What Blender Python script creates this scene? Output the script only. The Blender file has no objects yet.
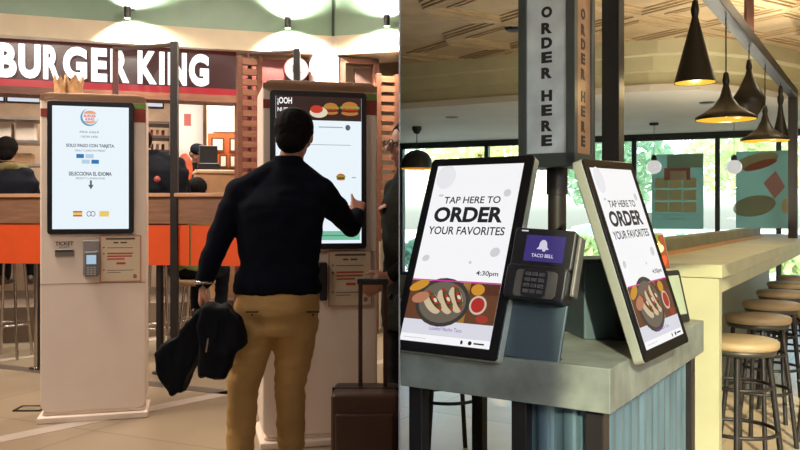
import bpy, bmesh, math, random
from mathutils import Vector, Matrix, noise
random.seed(7)
PI = math.pi
SC = bpy.context.scene
COL = SC.collection
CZ, HOR, F = 1.3, 212.0, 800.0          # eye height, horizon row, focal length in pixels

def P(px, py, D):                        # point seen at a pixel at distance D
    return Vector(((px-400)*D/F, D, CZ-(py-HOR)*D/F))

# ------------------------------------------------------------------ materials
MATS = {}
def mat(name, col, rough=.5, metal=0., emit=0., bump=0., bscale=40., vary=.0, vscale=6., stretch=None, coat=0.):
    if name in MATS: return MATS[name]
    m = bpy.data.materials.new(name); m.use_nodes = True
    nt = m.node_tree; N = nt.nodes; L = nt.links
    b = N['Principled BSDF']
    c = (*col, 1)
    b.inputs['Roughness'].default_value = rough
    b.inputs['Metallic'].default_value = metal
    b.inputs['Coat Weight'].default_value = coat
    if rough >= .75: b.inputs['Specular IOR Level'].default_value = .12
    tc = N.new('ShaderNodeTexCoord'); mp = N.new('ShaderNodeMapping'); L.new(tc.outputs['Object'], mp.inputs[0])
    if stretch: mp.inputs['Scale'].default_value = stretch
    nz = N.new('ShaderNodeTexNoise'); nz.inputs['Scale'].default_value = vscale; nz.inputs['Detail'].default_value = 4
    L.new(mp.outputs[0], nz.inputs['Vector'])
    mx = N.new('ShaderNodeMix'); mx.data_type = 'RGBA'
    mx.inputs[6].default_value = tuple(max(0, x*(1-vary)) for x in col)+(1,)
    mx.inputs[7].default_value = tuple(min(1, x*(1+vary)) for x in col)+(1,)
    rp = N.new('ShaderNodeMapRange'); rp.inputs[1].default_value = .3; rp.inputs[2].default_value = .7
    L.new(nz.outputs[0], rp.inputs[0]); L.new(rp.outputs[0], mx.inputs[0])
    if emit:
        b.inputs['Base Color'].default_value = c
        b.inputs['Emission Color'].default_value = c
        b.inputs['Emission Strength'].default_value = emit
    else:
        L.new(mx.outputs[2], b.inputs['Base Color'])
    if bump:
        n2 = N.new('ShaderNodeTexNoise'); n2.inputs['Scale'].default_value = bscale
        L.new(mp.outputs[0], n2.inputs['Vector'])
        bp = N.new('ShaderNodeBump'); bp.inputs['Strength'].default_value = bump; bp.inputs['Distance'].default_value = .01
        L.new(n2.outputs[0], bp.inputs['Height']); L.new(bp.outputs[0], b.inputs['Normal'])
    MATS[name] = m
    return m
def lit(name, col, e=1.0):
    """a screen or backlit colour: black surface that gives off light"""
    if name in MATS: return MATS[name]
    m = bpy.data.materials.new(name); m.use_nodes = True
    b = m.node_tree.nodes['Principled BSDF']
    b.inputs['Base Color'].default_value = (.01, .01, .01, 1); b.inputs['Roughness'].default_value = .25
    b.inputs['Emission Color'].default_value = (*col, 1); b.inputs['Emission Strength'].default_value = e
    MATS[name] = m
    return m
def h2(s, g=1.0):                        # sRGB hex -> linear
    r = [int(s[i:i+2], 16)/255 for i in (0, 2, 4)]
    return tuple((x/12.92 if x <= .04045 else ((x+.055)/1.055)**2.4)*g for x in r)

# ------------------------------------------------------------------ mesh builder
class MB:
    def __init__(s): s.v = []; s.f = []; s.mi = []; s.ms = []; s.sm = []
    def _m(s, m):
        if m not in s.ms: s.ms.append(m)
        return s.ms.index(m)
    def add(s, vs, fs, m, M=None, smooth=False):
        o = len(s.v); i = s._m(m)
        s.v += [tuple(M @ Vector(v)) if M else tuple(v) for v in vs]
        for f in fs: s.f.append([o+k for k in f]); s.mi.append(i); s.sm.append(smooth)
        return s
    def box(s, x0, x1, y0, y1, z0, z1, m, M=None):
        vs = [(x, y, z) for x in (x0, x1) for y in (y0, y1) for z in (z0, z1)]
        return s.add(vs, [(0,1,3,2),(4,6,7,5),(0,4,5,1),(2,3,7,6),(0,2,6,4),(1,5,7,3)], m, M)
    def prism(s, pts, z0, z1, m, M=None):          # outline in XY, counter-clockwise
        n = len(pts)
        vs = [(x, y, z0) for x, y in pts]+[(x, y, z1) for x, y in pts]
        fs = [tuple(range(n))[::-1], tuple(range(n, 2*n))]+[(i, (i+1) % n, n+(i+1) % n, n+i) for i in range(n)]
        return s.add(vs, fs, m, M)
    def xz(s, pts, y0, y1, m, M=None, smooth=False):             # outline in XZ (ccw seen from -Y), front y0
        n = len(pts)
        vs = [(x, y0, z) for x, z in pts]+[(x, y1, z) for x, z in pts]
        fs = [tuple(range(n)), tuple(range(n, 2*n))[::-1]]+[(i, n+i, n+(i+1) % n, (i+1) % n) for i in range(n)]
        return s.add(vs, fs, m, M)
    def quad(s, a, b, c, d, m): return s.add([a, b, c, d], [(0, 1, 2, 3)], m)
    def tube(s, p0, p1, r0, m, r1=None, n=12, caps=True, smooth=True):
        p0 = Vector(p0); p1 = Vector(p1); r1 = r0 if r1 is None else r1
        d = (p1-p0).normalized(); a = d.orthogonal().normalized(); b = d.cross(a)
        vs = []
        for p, r in ((p0, r0), (p1, r1)):
            for k in range(n):
                t = 2*PI*k/n; vs.append(p+a*math.cos(t)*r+b*math.sin(t)*r)
        fs = [(k, (k+1) % n, n+(k+1) % n, n+k) for k in range(n)]
        s.add(vs, fs, m, smooth=smooth)
        if caps:
            s.add(vs, [tuple(range(n))[::-1], tuple(range(n, 2*n))], m)
        return s
    def path(s, pts, r, m, n=10):
        for a, b in zip(pts, pts[1:]): s.tube(a, b, r, m, n=n)
        for p in pts[1:-1]: s.ball(p, (r, r, r), m, 8, 6)
        return s
    def ring(s, c, R, r, m, n=28, k=8, M=None):
        vs = []; fs = []
        for i in range(n):
            t = 2*PI*i/n
            for j in range(k):
                q = 2*PI*j/k
                vs.append((c[0]+(R+r*math.cos(q))*math.cos(t), c[1]+(R+r*math.cos(q))*math.sin(t), c[2]+r*math.sin(q)))
                fs.append((i*k+j, ((i+1) % n)*k+j, ((i+1) % n)*k+(j+1) % k, i*k+(j+1) % k))
        return s.add(vs, fs, m, M, True)
    def lathe(s, prof, c, m, n=32, caps=True, smooth=True):     # (r, z) profile about vertical axis
        vs = []; fs = []; k = len(prof)
        for i in range(n):
            t = 2*PI*i/n
            for r, z in prof: vs.append((c[0]+r*math.cos(t), c[1]+r*math.sin(t), c[2]+z))
            for j in range(k-1): fs.append((i*k+j, ((i+1) % n)*k+j, ((i+1) % n)*k+j+1, i*k+j+1))
        s.add(vs, fs, m, smooth=smooth)
        return s
    def ball(s, c, r, m, n=20, k=12, M=None):
        vs = [(c[0], c[1], c[2]-r[2])]; fs = []
        for j in range(1, k):
            a = -PI/2+PI*j/k
            for i in range(n):
                t = 2*PI*i/n
                vs.append((c[0]+r[0]*math.cos(a)*math.cos(t), c[1]+r[1]*math.cos(a)*math.sin(t), c[2]+r[2]*math.sin(a)))
        vs.append((c[0], c[1], c[2]+r[2])); top = len(vs)-1
        for i in range(n):
            fs.append((0, 1+(i+1) % n, 1+i)); fs.append((top, top-n+i, top-n+(i+1) % n))
            for j in range(k-2):
                a = 1+j*n; fs.append((a+i, a+(i+1) % n, a+n+(i+1) % n, a+n+i))
        return s.add(vs, fs, m, M, True)
    def disc(s, cx, cz, rx, rz, y, m, rot=0, n=24, a0=0, a1=2*PI):          # flat ellipse facing -Y
        pts = []
        full = abs(a1-a0-2*PI) < 1e-6
        for i in range(n if full else n+1):
            t = a0+(a1-a0)*i/n
            x, z = rx*math.cos(t), rz*math.sin(t)
            pts.append((cx+x*math.cos(rot)-z*math.sin(rot), y, cz+x*math.sin(rot)+z*math.cos(rot)))
        return s.add(pts, [tuple(range(len(pts)))], m)
    def rect(s, x0, x1, z0, z1, y, m, M=None):
        return s.add([(x0, y, z0), (x1, y, z0), (x1, y, z1), (x0, y, z1)], [(0, 1, 2, 3)], m, M)
    def rrect(s, x0, x1, z0, z1, r, y0, y1, m, M=None):        # rounded slab in XZ
        return s.xz(rr(x0, x1, z0, z1, r), y0, y1, m, M)
    def text(s, t, x0, x1, z0, z1, y, m, bold=0., ext=0., keep=False, M=None, shear=0.):
        vs, fs = glyphs(t, bold, ext, shear)
        X = [v[0] for v in vs]; Z = [v[1] for v in vs]
        sx = (x1-x0)/(max(X)-min(X)); sz = (z1-z0)/(max(Z)-min(Z))
        out = [(x0+(v[0]-min(X))*sx, y-v[2]*sz, z0+(v[1]-min(Z))*sz) for v in vs]
        return s.add(out, fs, m, M)
    def obj(s, name, parent=None, bevel=0., kind=None, label=None):
        me = bpy.data.meshes.new(name); me.from_pydata(s.v, [], s.f)
        for m in s.ms: me.materials.append(m)
        me.polygons.foreach_set('material_index', s.mi); me.polygons.foreach_set('use_smooth', s.sm); me.update()
        o = bpy.data.objects.new(name, me); COL.objects.link(o)
        if parent: o.parent = parent
        if bevel:
            b = o.modifiers.new('bevel', 'BEVEL'); b.width = bevel; b.segments = 3; b.limit_method = 'ANGLE'; b.angle_limit = .7
        if kind: o['kind'] = kind
        if label: o['label'] = label
        return o
def rr(x0, x1, z0, z1, r, n=6):
    pts = []
    for cx, cz, a in ((x1-r, z0+r, -PI/2), (x1-r, z1-r, 0), (x0+r, z1-r, PI/2), (x0+r, z0+r, PI)):
        for i in range(n+1):
            t = a+PI/2*i/n; pts.append((cx+r*math.cos(t), cz+r*math.sin(t)))
    return pts
GL = {}
def glyphs(t, bold=0., ext=0., shear=0.):
    k = (t, bold, ext, shear)
    if k not in GL:
        c = bpy.data.curves.new('g', 'FONT'); c.body = t; c.offset = bold; c.extrude = ext; c.shear = shear; c.resolution_u = 4
        if ext: c.bevel_depth = ext*.3
        o = bpy.data.objects.new('g', c); COL.objects.link(o)
        me = bpy.data.meshes.new_from_object(o.evaluated_get(bpy.context.evaluated_depsgraph_get()))
        GL[k] = ([tuple(v.co) for v in me.vertices], [tuple(p.vertices) for p in me.polygons])
        bpy.data.objects.remove(o); bpy.data.meshes.remove(me); bpy.data.curves.remove(c)
    return GL[k]

def thing(name, label, cat, loc=(0, 0, 0), rotz=0, group=None, M=None):
    o = bpy.data.objects.new(name, None); COL.objects.link(o); o.empty_display_size = .1
    if M is not None: o.matrix_world = M
    else: o.location = loc; o.rotation_euler = (0, 0, rotz)
    o['label'] = label; o['category'] = cat
    if group: o['group'] = group
    return o
def tag(o, label, cat, group=None):
    o['label'] = label; o['category'] = cat
    if group: o['group'] = group
    return o
def dup(root, loc=None, rotz=None, label=None, group=None, scale=None):
    r = root.copy(); COL.objects.link(r)
    if loc is not None: r.location = loc
    if rotz is not None: r.rotation_euler = (0, 0, rotz)
    if scale: r.scale = (scale,)*3
    if label: r['label'] = label
    if group: r['group'] = group
    for ch in list(root.children):
        c = ch.copy(); COL.objects.link(c); c.parent = r
        for g in ch.children:
            d = g.copy(); COL.objects.link(d); d.parent = c
    return r
def clip(o, keep_right, x=0.0):
    """cut a mesh where it meets the dividing wall"""
    bpy.context.view_layer.update()
    bm = bmesh.new(); bm.from_mesh(o.data); mw = o.matrix_world
    bm.transform(mw)
    g = bmesh.ops.bisect_plane(bm, geom=bm.verts[:]+bm.edges[:]+bm.faces[:], plane_co=(x, 0, 0), plane_no=(1, 0, 0),
                               clear_inner=keep_right, clear_outer=not keep_right)
    ed = [e for e in g['geom_cut'] if isinstance(e, bmesh.types.BMEdge)]
    if ed:
        try: bmesh.ops.holes_fill(bm, edges=[e for e in ed if e.is_valid])
        except Exception: pass
    bm.transform(mw.inverted()); bm.to_mesh(o.data); bm.free()

# ------------------------------------------------------------------ the dividing wall and camera
cam = bpy.data.cameras.new('camera'); co = bpy.data.objects.new('camera', cam); COL.objects.link(co)
cam.lens = 36; cam.sensor_width = 36; cam.shift_y = -(225-HOR)/800; cam.clip_start = .05; cam.clip_end = 300
co.location = (0, 0, CZ); co.rotation_euler = (PI/2, 0, 0); SC.camera = co
m_div = mat('dividing_wall_paint', (.22, .2, .19), .8)
w = MB(); w.box(-.0015, -.0005, .9, 14, 0, 3.8, m_div); w.box(-.0015, -.0005, -3.5, -.3, 0, 3.8, m_div)
w.obj('wall_middle', kind='structure')

# =================================================================== LEFT PLACE
m_tile = mat('concourse_tile', h2('96856f'), .28, vary=.10, vscale=1.3)
def tile_floor(m, sx, sy, rot, grout, dark):
    nt = m.node_tree; N = nt.nodes; L = nt.links; b = N['Principled BSDF']
    src = b.inputs['Base Color'].links[0].from_socket
    tc = N.new('ShaderNodeTexCoord'); mp = N.new('ShaderNodeMapping'); mp.inputs['Rotation'].default_value = (0, 0, rot)
    br = N.new('ShaderNodeTexBrick'); br.inputs['Scale'].default_value = 1; br.inputs['Mortar Size'].default_value = grout
    br.inputs['Brick Width'].default_value = sx; br.inputs['Row Height'].default_value = sy; br.offset = 0
    br.inputs['Color1'].default_value = (1, 1, 1, 1); br.inputs['Color2'].default_value = (.86, .86, .86, 1); br.inputs['Mortar'].default_value = (dark, dark, dark, 1)
    L.new(tc.outputs['Object'], mp.inputs[0]); L.new(mp.outputs[0], br.inputs['Vector'])
    mu = N.new('ShaderNodeMix'); mu.data_type = 'RGBA'; mu.blend_type = 'MULTIPLY'; mu.inputs[0].default_value = 1
    L.new(src, mu.inputs[6]); L.new(br.outputs['Color'], mu.inputs[7]); L.new(mu.outputs[2], b.inputs['Base Color'])
tile_floor(m_tile, 1.2, 1.2, .42, .006, .55)
LEFTX = -6.0
m_cream = mat('cream_render', h2('dccbb0'), .8, vary=.04)
m_wallL = mat('dim_wall', (.12, .09, .075), .9)
w = MB(); w.box(LEFTX, -.0016, -3.5, 14, -.1, 0, m_tile); w.obj('floor', kind='structure')
w = MB(); w.box(LEFTX, -.0016, -3.5, 14, 3.8, 3.9, m_wallL); w.obj('ceiling', kind='structure')
w = MB(); w.box(LEFTX-.1, LEFTX, -3.5, 14, 0, 3.8, m_wallL); w.obj('wall_left', kind='structure')
w = MB(); w.box(LEFTX, -.0016, -3.6, -3.5, 0, 3.8, m_wallL); w.obj('wall_rear', kind='structure')
# pale floor strips
m_strip = mat('pale_floor_strip', h2('b5a79a'), .3, vary=.06); m_dstrip = mat('dark_floor_strip', h2('5e544d'), .3)
def strip(a, b, wd, m, nm):
    a = Vector((*a, 0)); b = Vector((*b, 0)); n = (b-a).normalized().cross(Vector((0, 0, 1)))*wd/2
    q = MB(); q.add([a+n, b+n, b-n, a-n, a+n+Vector((0, 0, .002)), b+n+Vector((0, 0, .002)), b-n+Vector((0, 0, .002)), a-n+Vector((0, 0, .002))],
                    [(4, 7, 6, 5), (0, 4, 5, 1), (1, 5, 6, 2), (2, 6, 7, 3), (3, 7, 4, 0)], m)
    q.obj(nm, kind='structure')
strip((-3.2, 3.55), (-.02, 7.1), .13, m_strip, 'trim_1')
strip((-4.6, 7.3), (-.02, 5.2), .13, m_dstrip, 'trim_2')
strip((-5.0, 5.2), (-2.0, 8.8), .10, m_strip, 'trim_3')

# --- facade frame (rotated by 17.7 degrees)
fa = math.radians(17.7); U = Vector((math.cos(fa), math.sin(fa), 0)); V = Vector((-math.sin(fa), math.cos(fa), 0))
def FM(v): return Matrix.Translation(V*v) @ Matrix.Rotation(fa, 4, 'Z')
def fu(px, v):                           # u coordinate seen at pixel column px on plane v
    k = (px-400)/F; o = V*v
    return (k*o.y-o.x)/(U.x-k*U.y)
def fz(px, py, v):
    y = (V*v+U*fu(px, v)).y; return CZ-(py-HOR)*y/F

m_soffit = mat('cream_soffit', h2('d3c3a8'), .7, vary=.05)
m_green = mat('green_ceiling_panel', h2('7f9a83'), .45, vary=.1, vscale=2)
m_seam = mat('dark_seam', (.02, .03, .02), .6)
# cream bulkhead band and green panels above it : bent at the seam
bk = [P(-90, 0, 7.2), P(0, 0, 7.44), P(200, 0, 8.05), P(333, 0, 8.41), P(399.5, 0, 8.2)]
bk = [Vector((p.x, p.y, 0)) for p in bk]
bk[4].x = -.004
def band(z0, z1, m, name, back=.6, steps=None, kind='structure'):
    q = MB(); n = len(bk)
    vs = [(p.x, p.y, z) for z in (z0, z1) for p in bk]+[(p.x, p.y+back, z) for z in (z0, z1) for p in bk]
    fs = []
    for i in range(n-1):
        fs += [(i, i+1, n+i+1, n+i), (2*n+i, i, i+1, 2*n+i+1)[::-1], (n+i, n+i+1, 3*n+i+1, 3*n+i), (2*n+i+1, 2*n+i, 3*n+i, 3*n+i+1)]
    q.add(vs, fs, m); return q.obj(name, kind=kind)
band(2.95, 3.15, m_soffit, 'trim_4')
band(3.15, 3.8, m_green, 'wall_upper')
q = MB(); p = bk[3]; q.box(p.x-.012, p.x+.012, p.y-.02, p.y, 3.15, 3.79, m_seam); q.obj('trim_5', kind='structure')

# sign band ---------------------------------------------------------------
m_maroon = mat('maroon_fascia', h2('5a1a17'), .5, vary=.1)
m_signback = lit('sign_backing', h2('4c1114'), .8)
m_letter = lit('sign_letter', (1, .99, .97), 1.6)
m_red = lit('sign_red_band', h2('c4202c'), 1.0)
m_wood = mat('brown_wood', h2('6b3f2a'), .5, vary=.25, vscale=9, stretch=(1, 6, 6))
v0 = 8.39; su0, su1 = fu(-60, v0), fu(236, v0)
t = thing('illuminated_shop_sign', 'long maroon shop sign with glowing white letters BURGER KING over the kitchen', 'sign', M=FM(v0))
q = MB(); q.box(su0, su1, -.02, .2, 2.5, 2.95, m_signback); q.obj('backing', t)
q = MB(); q.box(su0, su1, -.05, .2, 2.49, 2.56, m_red); q.obj('red_band', t)
q = MB(); q.box(su0, su1, -.07, .22, 2.42, 2.49, m_wood); q.obj('lower_rail', t)
L_ = [('B', -3, 18), ('U', 19, 42), ('R', 43.5, 61), ('G', 63, 88), ('E', 91, 108), ('R', 110, 130), ('K', 137, 157), ('I', 158.5, 165), ('N', 167, 187), ('G', 188, 209)]
for ch, a, b in L_:
    q = MB(); q.text(ch, fu(a+.7, v0), fu(b-.7, v0), 2.575, 2.895, -.06, m_letter, bold=.025, ext=.06); q.obj('letter', t)
# maroon wall, round emblem, column, timber screens
w = MB(); w.box(fu(236, v0), fu(312, v0), 0, .15, 0, 2.9, m_maroon, FM(v0)); w.obj('wall_maroon', kind='structure')
m_white = mat('white_enamel', h2('e6ddd2'), .4)
t = thing('round_emblem_sign', 'small round white illuminated emblem sign with a red BK mark behind the tall black frame', 'sign', M=FM(v0-.2))
uu = fu(297, v0-.2); zz = fz(297, 69, v0-.2)
q = MB(); q.tube((uu, 0, zz), (uu, .08, zz), .12, lit('emblem_white', (1, .97, .93), .95), n=32); q.obj('disc', t)
q = MB(); q.tube((uu, .04, zz), (uu, .1, zz), .128, m_maroon, n=32); q.tube((uu, .08, zz), (uu, .21, zz), .03, m_maroon); q.obj('rim', t)
q = MB(); q.text('B', uu-.045, uu-.003, zz-.04, zz+.04, -.004, lit('emblem_red', h2('93382e'), 1), bold=.03); q.text('K', uu+.003, uu+.045, zz-.04, zz+.04, -.004, lit('emblem_red', h2('93382e'), 1), bold=.03); q.obj('emblem', t)
m_col = mat('pale_column_plaster', h2('d9c8bd'), .7, vary=.05)
c = P(325, 0, 8.5)
w = MB(); w.lathe([(.0, 0), (.17, 0), (.17, 3.1), (0, 3.1)], (c.x, c.y, 0), m_col); tag(w.obj('round_column'), 'pale pinkish plaster column rising behind the right-hand kiosk', 'column')
def slat_screen(px0, px1, v, zb, zt, label, n=16):
    t = thing('slatted_screen', label, 'screen', M=FM(v), group='timber slat screens')
    a, b = fu(px0, v), fu(px1, v)
    q = MB()
    for s in (a, b-.05): q.box(s, s+.05, -.03, .05, zb, zt, m_wood)
    q.obj('frame', t, .004)
    q = MB()
    for i in range(n):
        z = zb+(zt-zb)*(i+.5)/n; q.box(a+.05, b-.05, -.012, .03, z-.03, z+.03, m_slat)
    q.obj('slats', t)
m_slat = mat('slat_wood', h2('8a5a40'), .5, vary=.2, stretch=(1, 8, 8))
slat_screen(237, 262, 7.95, 1.0, 2.83, 'brown slatted timber screen left of the round emblem', 18)
slat_screen(376, 399, 7.9, 1.0, 2.72, 'brown slatted timber screen beside the woman with glasses', 17)
t = thing('timber_opening_frame', 'dark timber frame around a pale opening above the right kiosk', 'frame', M=FM(8.2))
a, b = fu(340, 8.2), fu(379, 8.2); z1 = fz(360, 58, 8.2)
q = MB(); q.box(a, a+.06, 0, .1, 0, z1, m_wood); q.box(b-.06, b, 0, .1, 0, z1, m_wood); q.box(a, b, 0, .1, z1-.06, z1, m_wood); q.obj('frame', t, .004)
q = MB(); q.box(fu(356, 8.2), b-.06, .05, .09, fz(360, 86, 8.2), fz(360, 67, 8.2), mat('dark_panel', h2('4a2a1c'), .6)); q.obj('panel', t)
w = MB(); w.box(fu(312, 8.9), fu(405, 8.9)-.4, .05, .12, 0, 2.9, m_cream, FM(8.5)); w.obj('wall_pale', kind='structure')

w = MB(); w.box(LEFTX, -.0016, 11.2, 11.3, 0, 3.8, m_cream); w.obj('wall_back', kind='structure')
# --- kitchen behind the sign (raised floor) ---
m_kit = mat('kitchen_wall', h2('b59a80'), .7, vary=.12); m_kfl = mat('kitchen_floor', h2('6b5a4c'), .6)
w = MB(); w.box(su0, fu(262, 10.5), 0, .1, 0, 3.7, m_kit, FM(10.6)); w.obj('wall_kitchen', kind='structure')
w = MB(); w.box(su0, fu(237, v0), .35, 2.2, 0, .35, m_kfl, FM(v0)); w.obj('floor_kitchen', kind='structure')
w = MB(); w.box(su0, fu(237, v0), .2, 2.2, 2.95, 3.02, m_kit, FM(v0)); w.obj('ceiling_kitchen', kind='structure')
# partition with orange lower wall
vp = 9.9
w = MB(); w.box(fu(207, vp), fu(240, vp), 0, .08, .35, 2.9, mat('poster_wall', h2('e8d3bb'), .6, vary=.05), FM(vp)); w.obj('wall_poster', kind='structure')
m_orw = mat('orange_wall', h2('c4622e'), .5, vary=.05)
w = MB(); w.box(fu(208, vp), fu(240, vp), -.02, 0, .35, fz(225, 134, vp), m_orw, FM(vp)); w.obj('trim_6', kind='structure')
gk = 'framed notices on the orange wall'
m_paper = mat('paper', h2('ead9c6'), .7)
for px0, px1, py0, py1, lb in ((211, 224, 138, 152, 'upper left framed notice on the orange wall'), (229, 238, 138, 152, 'upper right framed notice on the orange wall'),
                         (219, 227, 155, 168, 'lower left dark-framed notice on the orange wall'), (229, 238, 155, 168, 'lower right framed notice on the orange wall')):
    t = thing('framed_notice', lb, 'notice', M=FM(vp-.03), group=gk)
    a, b, z0, z1 = fu(px0, vp), fu(px1, vp), fz(225, py1, vp), fz(225, py0, vp)
    q = MB(); q.box(a, b, -.01, .01, z0, z1, m_wood); q.obj('frame', t)
    q = MB(); q.rect(a+.02, b-.02, z0+.02, z1-.02, -.013, m_paper); q.obj('sheet', t)
t = thing('wall_poster_sheet', 'large pale poster with faint lines above the orange wall', 'poster', M=FM(vp-.02))
a, b = fu(213, vp), fu(237, vp)
q = MB(); q.box(a, b, -.005, .015, fz(225, 132, vp), fz(225, 94, vp), mat('poster_paper', h2('f0e0cc'), .6)); q.obj('sheet', t)
q = MB()
for i in range(5): q.rect(a+.05, b-.06-.03*(i % 2), fz(225, 128-6*i, vp), fz(225, 127-6*i, vp), -.008, mat('faint_ink', h2('c0a890'), .6))
q.obj('printed_lines', t)
# menu boards
m_menu = lit('menu_board_glow', h2('dfe4ee'), .9); m_blk = mat('black_plastic', (.012, .012, .014), .35)
for i, (p0, p1, lb) in enumerate(((-25, 5, 'leftmost backlit menu board under the sign, cut by the frame'), (6, 41, 'backlit menu board under the sign left of the white kiosk'), (141, 164, 'backlit menu board under the sign right of the white kiosk'))):
    vm = 8.9
    t = thing('menu_board', lb, 'menu board', M=FM(vm), group='backlit menu boards')
    a, b = fu(p0, vm), fu(p1, vm); z0, z1 = fz(20, 103, vm), fz(20, 84, vm)
    q = MB(); q.box(a, b, 0, .06, z0, z1, m_blk); q.obj('housing', t, .004)
    for x in (a+.1, b-.1): q = MB(); q.tube((x, .03, z1), (x, .03, 2.95), .01, m_blk); q.obj('hanger', t)
    q = MB(); q.rect(a+.015, b-.015, z0+.015, z1-.015, -.003, m_menu); q.obj('screen', t)
    q = MB()
    for k in range(5):
        x = a+.05+(b-a-.1)*k/5
        q.disc(x+.02, z0+.11, .016, .016, -.006, lit(('food_a', 'food_b', 'food_c')[k % 3], (h2('b8794c'), h2('93a0b8'), h2('b05a50'))[k % 3], .8)); q.rect(x+.045, x+.08, z0+.1, z0+.108, -.006, lit('menu_ink', h2('7c86a0'), .8)); q.rect(x+.045, x+.075, z0+.06, z0+.068, -.006, lit('menu_ink', h2('7c86a0'), .8))
    q.obj('printed_items', t)
# counter, racks, boxes
m_steel = mat('brushed_steel', h2('a79c92'), .35, .7, vary=.1); m_tan = mat('tan_laminate', h2('c49a70'), .5, vary=.12)
vc = 9.0
t = thing('service_counter', 'tan service counter in front of the capped worker', 'counter', M=FM(vc))
q = MB(); q.box(fu(196, vc), fu(262, vc)-.1, 0, .45, 0, fz(220, 170, vc)-.04, m_tan); q.obj('body', t, .01)
q = MB(); q.box(fu(195, vc), fu(262, vc)-.08, -.03, .5, fz(220, 170, vc)-.04, fz(220, 170, vc), mat('pale_worktop', h2('dcbf9c'), .4)); q.obj('worktop', t, .01)
def rack(px0, px1, zs, label, m, v=9.5):
    t = thing('kitchen_rack', label, 'rack', M=FM(v), group='kitchen racks')
    a, b = fu(px0, v), fu(px1, v)
    for x in (a, b-.03):
        for y in (0, .37): q = MB(); q.box(x, x+.03, y, y+.03, .35, zs[-1]+.1, m_steel); q.obj('post', t)
    for z in zs: q = MB(); q.box(a, b, 0, .4, z, z+.03, m); q.obj('shelf', t)
    return a, b
a, b = rack(-20, 46, [.9, 1.45, 1.8, 2.05, 2.3], 'steel rack of pale packs above the seated person at the left', m_steel)
mbx = [mat('carton_white', h2('d8cabc'), .6), mat('carton_tan', h2('b08a66'), .6), mat('carton_dark', h2('4c3a34'), .6), mat('carton_red', h2('8e4436'), .6)]
k = 0
for z in (.93, 1.48, 1.83, 2.08):
    x = a+.06
    while x < b-.2:
        wd = random.uniform(.12, .3); hh = random.uniform(.1, .2) if z > 1 else .3
        q = MB(); q.box(0, wd, 0, .25, 0, hh, mbx[[0, 0, 1, 2, 0, 1][k % 6]]); o = q.obj('carton', bevel=.01)
        o.matrix_world = FM(9.56) @ Matrix.Translation((x, 0, z))
        tag(o, 'carton or pack on the kitchen rack behind the seated person at the left', 'carton', 'packs on the left kitchen rack'); x += wd+random.uniform(.02, .06); k += 1
a, b = rack(140, 172, [.9, 1.5, 1.66, 1.82, 1.98, 2.14, 2.3], 'dark slotted holding rack between the white kiosk and the black post', mat('dark_rack', h2('4b3a38'), .5))
for z in (1.53, 1.69, 1.85, 2.01, 2.17):
    for j in range(4):
        x = a+.05+j*(b-a-.1)/4
        q = MB(); q.box(0, (b-a-.1)/4-.03, 0, .25, 0, .07, mbx[(j*2+int(z*10)) % 4]); o = q.obj('food_box', bevel=.008); o.matrix_world = FM(9.56) @ Matrix.Translation((x, 0, z))
        tag(o, 'small food box in the dark holding rack behind the black post', 'food box', 'boxes in the holding rack')
vq = 10.2
t = thing('warning_placard', 'pale wall placard with a dark red square behind the capped worker', 'placard', M=FM(vq))
q = MB(); q.box(fu(178, vq), fu(203, vq), 0, .02, fz(190, 160, vq), fz(190, 104, vq), mat('placard_grey', h2('cfc6c0'), .5)); q.obj('sheet', t)
q = MB(); q.rect(fu(184, vq), fu(191, vq), fz(190, 126, vq), fz(190, 114, vq), -.004, mat('dull_red', h2('a04e48'), .6)); q.obj('red_square', t)
vt = 8.95; a = fu(202, vt)
t = thing('cash_register', 'dark cash register on the tan counter beside the worker', 'register', M=FM(8.98) @ Matrix.Translation((fu(209, 9.1), .2, fz(220, 170, vc))))
q = MB(); q.box(-.12, .12, -.1, .12, 0, .08, m_blk); q.obj('base', t, .01)
q = MB(); q.box(-.1, .1, -.02, .03, .08, .28, mat('grey_plastic', h2('3d4044'), .4)); q.obj('monitor', t, .01)

# --- black steel frames (posts with a top beam) ---
m_bsteel = mat('black_steel', (.018, .016, .016), .45, .3, vary=.2)
def post_frame(pa, pb, label):
    a, b = Vector(pa), Vector(pb)
    t = thing('goal_shaped_portal', label, 'frame', loc=(b.x, b.y, 0), group='tall black steel frames')
    q = MB(); q.box(-.028, .028, -.028, .028, 0, b.z, m_bsteel); q.obj('post', t, .003)
    d = a-b
    q = MB(); q.box(d.x-.022, d.x+.022, d.y-.022, d.y+.022, 0, a.z, mat('brown_post', h2('5c2c28'), .5)); q.obj('rear_post', t, .003)
    q = MB(); q.tube((0, 0, b.z-.02), (d.x, d.y, a.z-.02), .02, mat('beam_tan', h2('5a4a40'), .5), n=4); q.obj('beam', t)
post_frame(P(115.5, 47, 7.4), P(174.5, 42, 6.35), 'tall black steel frame standing in front of the shop sign')
post_frame(P(250, 52, 8.0), P(297, 49, 7.0), 'tall black steel frame rising behind the right-hand kiosk')

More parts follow.
